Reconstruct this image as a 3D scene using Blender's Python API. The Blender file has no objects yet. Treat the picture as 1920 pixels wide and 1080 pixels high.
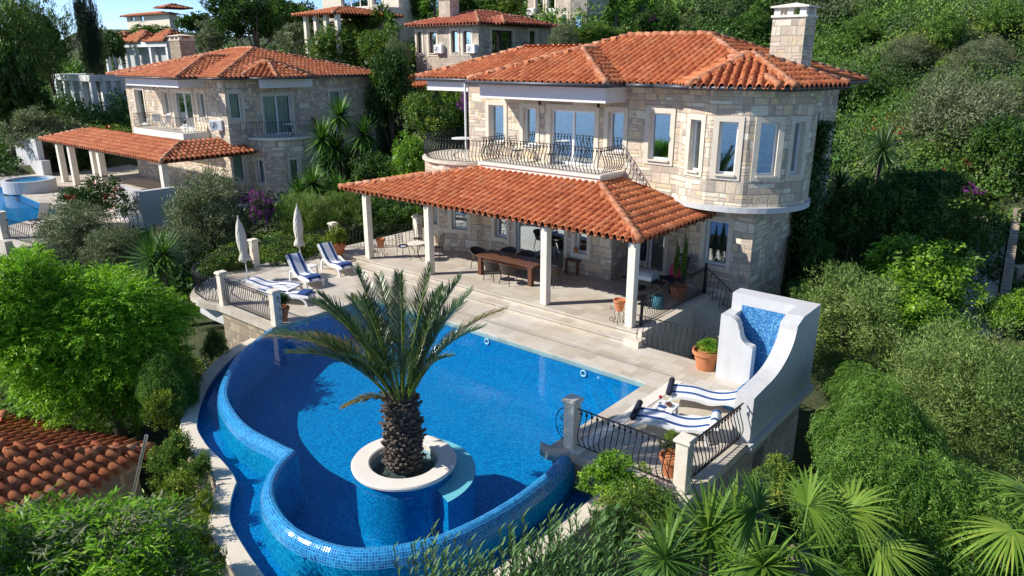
import bpy, math, random
import numpy as np
from mathutils import Vector
R_ = math.radians
rnd = random.Random(7)
C = bpy.context.scene.collection
S = bpy.context.scene

# ------------------------------------------------------------------ camera
FPX, YH, CAMZ = 1354.0, 108.0, 8.2
TH = math.atan((540 - YH) / FPX)
AZ = R_(50.05)
sA, cA = math.sin(AZ), math.cos(AZ)
cam = bpy.data.cameras.new("camera")
cam.sensor_width = 36.0
cam.lens = 36.0 * FPX / 1920
cam.clip_start = 0.1
cam.clip_end = 3000
camo = bpy.data.objects.new("camera", cam)
C.objects.link(camo)
camo.location = (0, 0, CAMZ)
camo.rotation_euler = (math.pi / 2 - TH, 0, math.pi / 2 - AZ)
S.camera = camo
# ------------------------------------------------------------------ light
SUN_EL, SUN_AZ = R_(37.5), (-.66, -.75)          # where the sun stands, in plan
w = bpy.data.worlds.new("World"); S.world = w; w.use_nodes = True
sky = w.node_tree.nodes.new("ShaderNodeTexSky"); sky.sky_type = 'NISHITA'; sky.sun_disc = False
sky.sun_elevation = SUN_EL; sky.sun_rotation = math.atan2(SUN_AZ[0], SUN_AZ[1])
sky.altitude = 1500; sky.air_density = 0.6; sky.dust_density = 0.0; sky.ozone_density = 3.0
bg = w.node_tree.nodes["Background"]; bg.inputs[1].default_value = 0.15
w.node_tree.links.new(sky.outputs[0], bg.inputs[0])
sl = bpy.data.lights.new("sun", 'SUN'); sl.energy = 4.6; sl.angle = R_(0.5); sl.color = (1, .945, .87)
so = bpy.data.objects.new("sun", sl); C.objects.link(so)
sd = Vector((SUN_AZ[0] * math.cos(SUN_EL), SUN_AZ[1] * math.cos(SUN_EL), math.sin(SUN_EL)))
so.rotation_euler = sd.to_track_quat('Z', 'Y').to_euler()
S.view_settings.view_transform = 'Standard'; S.view_settings.look = 'None'
S.view_settings.exposure = 0.46; S.view_settings.gamma = 1.0
S.cycles.max_bounces = 8; S.cycles.transparent_max_bounces = 12
S.cycles.use_denoising = True

# ------------------------------------------------------------------ photograph -> place (for measuring where things stand)
def ray(px, py):
    a = (px - 960) / FPX; b = (540 - py) / FPX
    Y = math.cos(TH) + b * math.sin(TH); Z = -math.sin(TH) + b * math.cos(TH)
    return a * sA - Y * cA, a * cA + Y * sA, Z
def G(px, py, z=0.0):
    u, v, q = ray(px, py); t = (z - CAMZ) / q
    return Vector((u * t, v * t, z))
def D(px, py, d):
    u, v, q = ray(px, py)
    return Vector((u * d, v * d, CAMZ + q * d))
def onplane(px, py, P, n):
    r = ray(px, py); t = (P[0] * n[0] + P[1] * n[1]) / (r[0] * n[0] + r[1] * n[1])
    return Vector((r[0] * t, r[1] * t, CAMZ + r[2] * t))
def heading(u, v):
    return u * sA + v * cA, -u * cA + v * sA
def plan(X, Y):
    return X * sA - Y * cA, X * cA + Y * sA

# ------------------------------------------------------------------ materials
def mat(name):
    m = bpy.data.materials.new(name); m.use_nodes = True
    nt = m.node_tree; b = nt.nodes["Principled BSDF"]
    return m, nt, b
def nd(nt, t, **kw):
    n = nt.nodes.new(t)
    for k, v in kw.items():
        if k.startswith('i_'):
            n.inputs[int(k[2:])].default_value = v
        else:
            setattr(n, k, v)
    return n
def mth(nt, op, a, b=None):
    n = nt.nodes.new("ShaderNodeMath"); n.operation = op
    for i, x in enumerate((a, b)):
        if x is None: continue
        if isinstance(x, (int, float)): n.inputs[i].default_value = x
        else: nt.links.new(x, n.inputs[i])
    return n.outputs[0]
def ramp(nt, fac, stops, interp='LINEAR'):
    r = nt.nodes.new("ShaderNodeValToRGB"); cr = r.color_ramp; cr.interpolation = interp
    while len(cr.elements) < len(stops): cr.elements.new(0.5)
    for e, (p, c) in zip(cr.elements, stops):
        e.position = p; e.color = (*c, 1)
    nt.links.new(fac, r.inputs[0]); return r.outputs[0]
def noise(nt, scale, detail=4, rough=.55, vec=None):
    n = nd(nt, "ShaderNodeTexNoise"); n.inputs['Scale'].default_value = scale
    n.inputs['Detail'].default_value = detail; n.inputs['Roughness'].default_value = rough
    if vec is not None: nt.links.new(vec, n.inputs['Vector'])
    return n.outputs['Fac']
def mix(nt, fac, a, b, blend='MIX'):
    n = nt.nodes.new("ShaderNodeMix"); n.data_type = 'RGBA'; n.blend_type = blend
    for sock, x in ((n.inputs[0], fac), (n.inputs[6], a), (n.inputs[7], b)):
        if isinstance(x, (int, float)): sock.default_value = x
        elif isinstance(x, tuple): sock.default_value = (*x, 1)
        else: nt.links.new(x, sock)
    return n.outputs[2]
def bump(nt, b, h, strength=.4, dist=.02):
    n = nt.nodes.new("ShaderNodeBump"); n.inputs['Strength'].default_value = strength; n.inputs['Distance'].default_value = dist
    nt.links.new(h, n.inputs['Height']); nt.links.new(n.outputs[0], b.inputs['Normal'])
def objco(nt): return nt.nodes.new("ShaderNodeTexCoord").outputs['Object']
def uvco(nt): return nt.nodes.new("ShaderNodeTexCoord").outputs['UV']

def plain(name, col, rough=.6, metal=0.0, var=.12, scale=6, bmp=0.0, spec=.5):
    m, nt, b = mat(name)
    f = noise(nt, scale, 5, .6, objco(nt))
    c0 = tuple(x * (1 - var) for x in col); c1 = tuple(min(1, x * (1 + var)) for x in col)
    nt.links.new(ramp(nt, f, [(.3, c0), (.7, c1)]), b.inputs['Base Color'])
    b.inputs['Roughness'].default_value = rough; b.inputs['Metallic'].default_value = metal
    b.inputs['Specular IOR Level'].default_value = spec
    if bmp: bump(nt, b, noise(nt, scale * 8, 4, .6, objco(nt)), bmp, .01)
    return m
def cells(nt, vec, cw, ch, jitter=.5, warp=0.0, shift=.5, split=False):
    """irregular courses of blocks: returns (random id value, joint distance in metres-ish)"""
    sp = nd(nt, "ShaderNodeSeparateXYZ"); nt.links.new(vec, sp.inputs[0])
    U, V = sp.outputs[0], sp.outputs[1]
    if warp:
        V = mth(nt, 'ADD', V, mth(nt, 'MULTIPLY', mth(nt, 'SINE', mth(nt, 'MULTIPLY', V, 5.3)), warp))
        wob = noise(nt, .9, 1, .5, vec)
        V = mth(nt, 'ADD', V, mth(nt, 'MULTIPLY', mth(nt, 'SUBTRACT', wob, .5), warp * 1.6))
    row = mth(nt, 'FLOOR', mth(nt, 'DIVIDE', V, ch))
    wn = nd(nt, "ShaderNodeTexWhiteNoise", noise_dimensions='1D'); nt.links.new(row, wn.inputs['W'])
    wid = mth(nt, 'MULTIPLY', mth(nt, 'ADD', mth(nt, 'MULTIPLY', wn.outputs[0], jitter), 1 - jitter / 2), cw)
    x = mth(nt, 'ADD', mth(nt, 'DIVIDE', U, wid), mth(nt, 'MULTIPLY', row, shift + .13))
    if jitter:
        x = mth(nt, 'ADD', x, mth(nt, 'MULTIPLY', mth(nt, 'SINE', mth(nt, 'MULTIPLY', x, 2.1)), .34))
    col = mth(nt, 'FLOOR', x)
    cb = nd(nt, "ShaderNodeCombineXYZ"); nt.links.new(col, cb.inputs[0]); nt.links.new(row, cb.inputs[1])
    w2 = nd(nt, "ShaderNodeTexWhiteNoise", noise_dimensions='2D'); nt.links.new(cb.outputs[0], w2.inputs['Vector'])
    rid = w2.outputs[0]; gx = mth(nt, 'FRACT', x); gy = mth(nt, 'FRACT', mth(nt, 'DIVIDE', V, ch))
    sx = sy = 1.0
    if split:
        ra = mth(nt, 'FRACT', mth(nt, 'MULTIPLY', rid, 17.3)); ky = mth(nt, 'GREATER_THAN', ra, .66); kx = mth(nt, 'LESS_THAN', ra, .24)
        sy = mth(nt, 'ADD', ky, 1.0); sx = mth(nt, 'ADD', kx, 1.0)
        gy = mth(nt, 'MULTIPLY', gy, sy); gx = mth(nt, 'MULTIPLY', gx, sx)
        rid = mth(nt, 'FRACT', mth(nt, 'ADD', rid, mth(nt, 'ADD', mth(nt, 'MULTIPLY', mth(nt, 'FLOOR', gy), .37), mth(nt, 'MULTIPLY', mth(nt, 'FLOOR', gx), .59))))
        gy = mth(nt, 'FRACT', gy); gx = mth(nt, 'FRACT', gx)
    fx = mth(nt, 'ABSOLUTE', mth(nt, 'SUBTRACT', gx, .5)); fy = mth(nt, 'ABSOLUTE', mth(nt, 'SUBTRACT', gy, .5))
    dx = mth(nt, 'DIVIDE', mth(nt, 'MULTIPLY', mth(nt, 'SUBTRACT', .5, fx), cw), sx); dy = mth(nt, 'DIVIDE', mth(nt, 'MULTIPLY', mth(nt, 'SUBTRACT', .5, fy), ch), sy)
    return rid, mth(nt, 'MINIMUM', dx, dy)
def stone(name, cols, cw=.42, ch=.27, mortar=(.50, .44, .36), joint=.013, warp=.05):
    m, nt, b = mat(name); vec = uvco(nt)
    rid, dist = cells(nt, vec, cw, ch, .9, warp, .5, True)
    n = len(cols)
    c = ramp(nt, rid, [(i / n, x) for i, x in enumerate(cols)], 'CONSTANT')
    f = noise(nt, 9, 6, .65, vec)
    c = mix(nt, .45, c, ramp(nt, f, [(.25, (.42, .36, .30)), (.6, (.95, .92, .86))]), 'MULTIPLY')
    c = mix(nt, .35, c, ramp(nt, noise(nt, .6, 3, .5, vec), [(.35, (.62, .55, .46)), (.65, (1, .97, .92))]), 'MULTIPLY')
    jm = ramp(nt, dist, [(joint * .6, (1, 1, 1)), (joint * 1.5, (0, 0, 0))])
    nt.links.new(mix(nt, jm, c, mortar), b.inputs['Base Color'])
    b.inputs['Roughness'].default_value = .9; b.inputs['Specular IOR Level'].default_value = .2
    h = mth(nt, 'ADD', mth(nt, 'MINIMUM', mth(nt, 'MULTIPLY', dist, 14), .35), mth(nt, 'MULTIPLY', f, .7))
    bump(nt, b, h, .75, .03)
    return m
def mosaic(name, stops, tile=.045, rough=.12, grout=(.35, .62, .85), spec=.5):
    m, nt, b = mat(name); vec = uvco(nt)
    rid, dist = cells(nt, vec, tile, tile, 0.0, 0.0, -.13)
    c = ramp(nt, rid, stops)
    big = noise(nt, 1.3, 3, .5, vec)
    c = mix(nt, .25, c, ramp(nt, big, [(.3, (.75, .8, .9)), (.7, (1, 1, 1))]), 'MULTIPLY')
    jm = ramp(nt, dist, [(tile * .06, (1, 1, 1)), (tile * .13, (0, 0, 0))])
    nt.links.new(mix(nt, jm, c, grout), b.inputs['Base Color'])
    b.inputs['Roughness'].default_value = rough; b.inputs['Specular IOR Level'].default_value = spec
    bump(nt, b, mth(nt, 'ADD', mth(nt, 'MINIMUM', mth(nt, 'MULTIPLY', dist, 60), .6), mth(nt, 'MULTIPLY', rid, .5)), .35, .006)
    return m
def tiles_mat(name, cols, dark=.45):
    m, nt, b = mat(name)
    at = nd(nt, "ShaderNodeAttribute", attribute_name='tone')
    n = len(cols)
    c = ramp(nt, at.outputs['Fac'], [(i / (n - 1), x) for i, x in enumerate(cols)])
    f = noise(nt, 5, 6, .7, objco(nt))
    c = mix(nt, dark, c, ramp(nt, f, [(.36, (.38, .30, .26)), (.58, (1, 1, 1))]), 'MULTIPLY')
    f2 = noise(nt, .7, 4, .6, objco(nt))
    c = mix(nt, .4, c, ramp(nt, f2, [(.35, (.6, .55, .5)), (.62, (1, 1, 1))]), 'MULTIPLY')
    nt.links.new(c, b.inputs['Base Color']); b.inputs['Roughness'].default_value = .75
    b.inputs['Specular IOR Level'].default_value = .3
    bump(nt, b, noise(nt, 40, 4, .6, objco(nt)), .35, .01)
    return m
def leaf_mat(name, stops, rough=.5, trans=.28, spec=.25):
    m, nt, b = mat(name)
    at = nd(nt, "ShaderNodeAttribute", attribute_name='tone')
    c = ramp(nt, at.outputs['Fac'], stops)
    nt.links.new(c, b.inputs['Base Color']); b.inputs['Roughness'].default_value = rough
    b.inputs['Specular IOR Level'].default_value = spec
    tr = nt.nodes.new("ShaderNodeBsdfTranslucent")
    tc = mix(nt, 1.0, c, (1.0, 1.25, .5), 'MULTIPLY'); nt.links.new(tc, tr.inputs[0])
    ms = nt.nodes.new("ShaderNodeMixShader"); ms.inputs[0].default_value = trans
    nt.links.new(b.outputs[0], ms.inputs[1]); nt.links.new(tr.outputs[0], ms.inputs[2])
    nt.links.new(ms.outputs[0], nt.nodes["Material Output"].inputs[0])
    return m
def glass_mat(name, tint=(.30, .36, .40), refl=.46):
    m, nt, b = mat(name); nt.nodes.remove(b)
    t = nt.nodes.new("ShaderNodeBsdfTransparent"); t.inputs[0].default_value = (*tint, 1)
    g = nt.nodes.new("ShaderNodeBsdfGlossy"); g.inputs['Roughness'].default_value = .02; g.inputs[0].default_value = (.80, .92, 1, 1)
    lw = nt.nodes.new("ShaderNodeLayerWeight"); lw.inputs[0].default_value = .35
    f = mth(nt, 'MINIMUM', mth(nt, 'ADD', mth(nt, 'MULTIPLY', lw.outputs['Fresnel'], .8), refl), 1.0)
    ms = nt.nodes.new("ShaderNodeMixShader"); nt.links.new(f, ms.inputs[0])
    nt.links.new(t.outputs[0], ms.inputs[1]); nt.links.new(g.outputs[0], ms.inputs[2])
    nt.links.new(ms.outputs[0], nt.nodes["Material Output"].inputs[0])
    return m
def water_mat(name, tint, ripple=.10):
    m, nt, b = mat(name); nt.nodes.remove(b)
    t = nt.nodes.new("ShaderNodeBsdfTransparent"); t.inputs[0].default_value = (*tint, 1)
    g = nt.nodes.new("ShaderNodeBsdfGlossy"); g.inputs['Roughness'].default_value = .03
    bp = nt.nodes.new("ShaderNodeBump"); bp.inputs['Strength'].default_value = ripple; bp.inputs['Distance'].default_value = .03
    nt.links.new(noise(nt, 4.5, 3, .5, objco(nt)), bp.inputs['Height'])
    lw = nt.nodes.new("ShaderNodeLayerWeight"); lw.inputs[0].default_value = .5
    nt.links.new(bp.outputs[0], g.inputs['Normal']); nt.links.new(bp.outputs[0], lw.inputs['Normal'])
    fr = mth(nt, 'ADD', .008, mth(nt, 'MULTIPLY', .80, mth(nt, 'POWER', lw.outputs['Facing'], 5.0)))
    ms = nt.nodes.new("ShaderNodeMixShader"); nt.links.new(fr, ms.inputs[0])
    nt.links.new(t.outputs[0], ms.inputs[1]); nt.links.new(g.outputs[0], ms.inputs[2])
    nt.links.new(ms.outputs[0], nt.nodes["Material Output"].inputs[0])
    return m

M = {}
STN = [(0.726, 0.616, 0.473), (0.594, 0.508, 0.41), (0.88, 0.788, 0.64), (0.682, 0.54, 0.441), (0.506, 0.443, 0.378), (0.792, 0.648, 0.441), (0.748, 0.626, 0.514), (0.9, 0.842, 0.704), (0.638, 0.562, 0.473), (0.836, 0.713, 0.546)]
M['stone'] = stone('ashlar_stone', STN, .37, .27, (.40, .34, .27), .013, .06)
M['stone_far'] = stone('ashlar_stone_grey', [(.56, .49, .40), (.48, .42, .35), (.64, .57, .47), (.52, .44, .36), (.43, .39, .33), (.61, .53, .43)], .45, .30)
M['rubble'] = stone('rubble_stone', [(.46, .38, .28), (.38, .33, .26), (.52, .45, .34), (.42, .33, .24), (.33, .29, .24)], .38, .26, (.28, .24, .19), .02, .08)
M['trim'] = plain('cream_limestone', (.68, .60, .48), .8, var=.08, scale=3, bmp=.1)
M['trim_white'] = plain('white_limestone', (.74, .69, .60), .75, var=.06, scale=3, bmp=.1)
M['post'] = plain('post_limestone', (.74, .67, .55), .75, var=.1, scale=5, bmp=.15)
def render_mat():
    m, nt, b = mat('white_render'); co = objco(nt)
    mp = nt.nodes.new("ShaderNodeMapping"); mp.inputs['Scale'].default_value = (5, 5, .5); nt.links.new(co, mp.inputs[0])
    streak = ramp(nt, noise(nt, 1.0, 6, .65, mp.outputs[0]), [(.34, (.80, .78, .73)), (.52, (1, 1, 1))])
    c = mix(nt, .32, (.57, .57, .565), streak, 'MULTIPLY')
    c = mix(nt, .4, c, ramp(nt, noise(nt, 2.5, 6, .7, co), [(.3, (.82, .81, .79)), (.6, (1, 1, 1))]), 'MULTIPLY')
    nt.links.new(c, b.inputs['Base Color']); b.inputs['Roughness'].default_value = .8; b.inputs['Specular IOR Level'].default_value = .3
    bump(nt, b, noise(nt, 14, 6, .7, co), .35, .012); return m
M['white'] = render_mat()
M['pvc'] = plain('white_window_frame', (.80, .80, .80), .35, var=.02)
M['plastic'] = plain('white_plastic', (.80, .80, .78), .4, var=.03)
M['brownframe'] = plain('dark_brown_frame', (.05, .028, .018), .5)
M['iron'] = plain('black_wrought_iron', (.016, .016, .018), .5, .2)
M['gutter'] = plain('grey_gutter', (.07, .075, .085), .45, .3)
M['soffit'] = plain('white_soffit', (.72, .71, .70), .8, var=.04)
M['wood'] = plain('dark_red_wood', (.12, .045, .022), .45, var=.35, scale=9)
M['rafter'] = plain('brown_rafter_wood', (.16, .085, .045), .7, var=.3)
M['wicker'] = plain('dark_wicker', (.045, .032, .026), .6, var=.4, scale=60, bmp=.6)
M['cushion'] = plain('cream_cushion', (.62, .56, .45), .9)
M['terracotta'] = plain('terracotta_pot', (.52, .19, .075), .8, var=.18, scale=5, bmp=.1)
M['concrete'] = plain('pale_concrete', (.50, .50, .48), .9, var=.15, scale=2, bmp=.2)
M['concrete_white'] = plain('white_painted_concrete', (.70, .71, .70), .85, var=.06, scale=1)
M['bark'] = plain('bark', (.15, .11, .08), .95, var=.4, scale=8, bmp=.8)
M['palmbark'] = plain('palm_boots', (.15, .118, .09), .95, var=.6, scale=14, bmp=.8)
M['soil'] = plain('soil', (.11, .08, .055), 1, var=.35, scale=5, bmp=.6)
M['umbrella'] = plain('grey_cream_canvas', (.58, .55, .49), .9, var=.08, scale=12)
M['bluefab'] = plain('dark_blue_cloth', (.02, .065, .22), .9, var=.15, scale=10)
M['navy'] = plain('navy_cloth', (.015, .018, .04), .9, var=.2, scale=10)
M['magenta_cloth'] = plain('magenta_cloth', (.55, .02, .12), .9)
M['teal'] = plain('teal_cloth', (.02, .12, .16), .8)
M['greycover'] = plain('grey_metal_hood', (.36, .38, .38), .35, .3)
M['blackplastic'] = plain('black_plastic', (.012, .012, .014), .5)
M['steel'] = plain('steel', (.6, .6, .6), .3, .9)
M['red'] = plain('red_drink', (.45, .01, .02), .3)
M['glass'] = glass_mat('window_glass')
M['glass_clear'] = glass_mat('curtained_window_glass', (.62, .74, .80), .10)
M['glass_dark'] = glass_mat('window_glass_dark', (.16, .18, .19), .10)
M['curtain'] = plain('cream_curtain', (.70, .66, .58), .95, var=.06, scale=20)
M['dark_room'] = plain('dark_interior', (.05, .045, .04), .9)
M['water'] = water_mat('pool_water', (.66, .90, 1.0))
M['tile_blue'] = mosaic('blue_pool_mosaic', [(0, (.0015, .105, .29)), (.35, (.002, .175, .38)), (.7, (.003, .23, .45)), (1, (.008, .32, .54))], .05, .15, (.006, .26, .48), .12)
M['tile_rim'] = mosaic('pale_blue_rim_mosaic', [(0, (.002, .09, .31)), (.45, (.005, .17, .45)), (1, (.022, .30, .60))], .05, .10, (.09, .38, .66))
M['tile_light'] = mosaic('light_blue_mosaic', [(0, (.006, .065, .27)), (.5, (.02, .155, .42)), (1, (.17, .44, .62))], .038, .15, (.11, .32, .54))
M['tile_aqua'] = mosaic('aqua_ledge_mosaic', [(0, (.30, .62, .58)), (1, (.42, .72, .64))], .05, .2, (.4, .7, .64))
TC = [(.40, .105, .042), (.50, .145, .056), (.58, .180, .068), (.63, .235, .10), (.47, .165, .085)]
M['tiles'] = tiles_mat('terracotta_roof_tiles', TC, .5)
M['tiles_red'] = tiles_mat('aged_red_roof_tiles', [(.32, .085, .05), (.44, .115, .06), (.55, .17, .09), (.46, .16, .11)], .6)
M['ridge'] = tiles_mat('ridge_tiles', [(.44, .18, .09), (.58, .25, .13), (.62, .34, .22)], .65)
M['underlay'] = plain('roof_underlay', (.22, .07, .035), .95, var=.3)

def deck_mat():
    m, nt, b = mat('travertine_paving'); vec = uvco(nt)
    rid, dist = cells(nt, vec, .62, .42, .15, 0)
    c = ramp(nt, rid, [(0, (.50, .455, .385)), (.5, (.585, .54, .465)), (1, (.635, .595, .525))])
    f = noise(nt, 2.2, 7, .7, vec)
    c = mix(nt, .5, c, ramp(nt, f, [(.3, (.72, .66, .56)), (.65, (1, 1, 1))]), 'MULTIPLY')
    f3 = noise(nt, .45, 3, .6, vec)
    c = mix(nt, .35, c, ramp(nt, f3, [(.4, (.85, .72, .52)), (.6, (1, 1, 1))]), 'MULTIPLY')
    jm = ramp(nt, dist, [(.004, (1, 1, 1)), (.009, (0, 0, 0))])
    nt.links.new(mix(nt, mth(nt, 'MULTIPLY', jm, .55), c, (.33, .29, .24)), b.inputs['Base Color'])
    b.inputs['Roughness'].default_value = .7
    bump(nt, b, mth(nt, 'ADD', f, mth(nt, 'MINIMUM', mth(nt, 'MULTIPLY', dist, 60), .6)), .15, .006)
    return m
M['deck'] = deck_mat()
def ground_mat():
    m, nt, b = mat('dry_earth_and_grass')
    f = noise(nt, .5, 8, .65, objco(nt)); f2 = noise(nt, 5, 5, .7, objco(nt))
    c = ramp(nt, f, [(.38, (.035, .055, .016)), (.54, (.065, .085, .028)), (.72, (.13, .11, .06))])
    c = mix(nt, .6, c, ramp(nt, f2, [(.3, (.4, .4, .4)), (.7, (1.2, 1.2, 1.2))]), 'MULTIPLY')
    nt.links.new(c, b.inputs['Base Color']); b.inputs['Roughness'].default_value = 1
    bump(nt, b, f2, .8, .15); return m
M['ground'] = ground_mat()
def stripe_mat():
    """white towelling with two long dark blue bands; UV x runs across the towel 0..1"""
    m, nt, b = mat('blue_striped_towel')
    sp = nd(nt, "ShaderNodeSeparateXYZ"); nt.links.new(uvco(nt), sp.inputs[0])
    x = mth(nt, 'ABSOLUTE', mth(nt, 'SUBTRACT', sp.outputs[0], .5))
    c = ramp(nt, x, [(0, (.78, .79, .80)), (.25, (.02, .075, .24)), (.45, (.78, .79, .80))], 'CONSTANT')
    nt.links.new(c, b.inputs['Base Color']); b.inputs['Roughness'].default_value = .95
    bump(nt, b, noise(nt, 60, 3, .6, objco(nt)), .3, .01); return m
M['stripe'] = stripe_mat()
G3 = lambda a, b_, c: [(0, a), (.5, b_), (1, c)]
L = {}
L['olive'] = leaf_mat('olive_leaf', G3((.075, .095, .040), (.165, .195, .095), (.31, .34, .20)), .5, .18)
L['olive_green'] = leaf_mat('green_olive_leaf', G3((.065, .115, .022), (.155, .235, .052), (.31, .39, .12)), .5, .22)
L['pepper'] = leaf_mat('pepper_leaf', G3((.075, .195, .010), (.205, .420, .022), (.42, .62, .05)), .45, .33)
L['pepper_dark'] = leaf_mat('dark_pepper_leaf', G3((.032, .090, .010), (.082, .180, .020), (.19, .31, .05)), .45, .28)  # darker green leaf than the other pepper trees
L['citrus'] = leaf_mat('citrus_leaf', G3((.060, .150, .012), (.165, .330, .022), (.38, .55, .05)), .4, .3, .35)
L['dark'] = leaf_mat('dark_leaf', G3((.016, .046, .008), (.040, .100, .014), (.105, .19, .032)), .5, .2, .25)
L['mid'] = leaf_mat('mid_leaf', G3((.035, .085, .012), (.095, .180, .026), (.21, .31, .06)), .4, .25)
L['macchia'] = leaf_mat('macchia_leaf', G3((.040, .100, .014), (.105, .205, .030), (.22, .34, .060)), .5, .2)
L['macchia_yellow'] = leaf_mat('yellow_macchia_leaf', G3((.07, .12, .014), (.16, .23, .028), (.33, .37, .06)), .5, .25)
L['macchia_grey'] = leaf_mat('grey_macchia_leaf', G3((.060, .100, .036), (.130, .190, .075), (.25, .32, .14)), .5, .2)
L['macchia_spurge'] = leaf_mat('spurge_leaf', G3((.05, .14, .035), (.11, .275, .075), (.22, .42, .13)), .5, .2)
L['palm'] = leaf_mat('date_palm_leaf', G3((.024, .060, .018), (.070, .130, .042), (.19, .25, .10)), .32, .14, .6)
L['palm_dry'] = leaf_mat('dry_palm_leaf', G3((.06, .07, .025), (.20, .17, .07), (.36, .24, .10)), .5, .2)
L['fan'] = leaf_mat('fan_palm_leaf', G3((.034, .095, .014), (.120, .235, .030), (.34, .44, .07)), .45, .25, .3)
L['yucca'] = leaf_mat('yucca_leaf', G3((.028, .080, .014), (.085, .190, .030), (.21, .33, .07)), .45, .18, .3)
L['cypress'] = leaf_mat('cypress_leaf', G3((.008, .022, .010), (.020, .042, .018), (.05, .08, .03)), .6, .1)
L['pine'] = leaf_mat('pine_needles', G3((.030, .070, .012), (.085, .160, .028), (.21, .29, .06)), .5, .2)
L['red_flower'] = leaf_mat('red_bract', G3((.40, .01, .03), (.65, .02, .06), (.80, .10, .14)), .6, .3)
L['purple_flower'] = leaf_mat('purple_bract', G3((.16, .02, .20), (.36, .05, .40), (.55, .16, .58)), .6, .3)
L['hedge'] = leaf_mat('hedge_leaf', G3((.055, .110, .010), (.165, .240, .024), (.40, .41, .06)), .4, .25)
L['oleander'] = leaf_mat('oleander_leaf', G3((.030, .085, .018), (.085, .195, .045), (.20, .33, .09)), .5, .2, .25)

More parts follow.
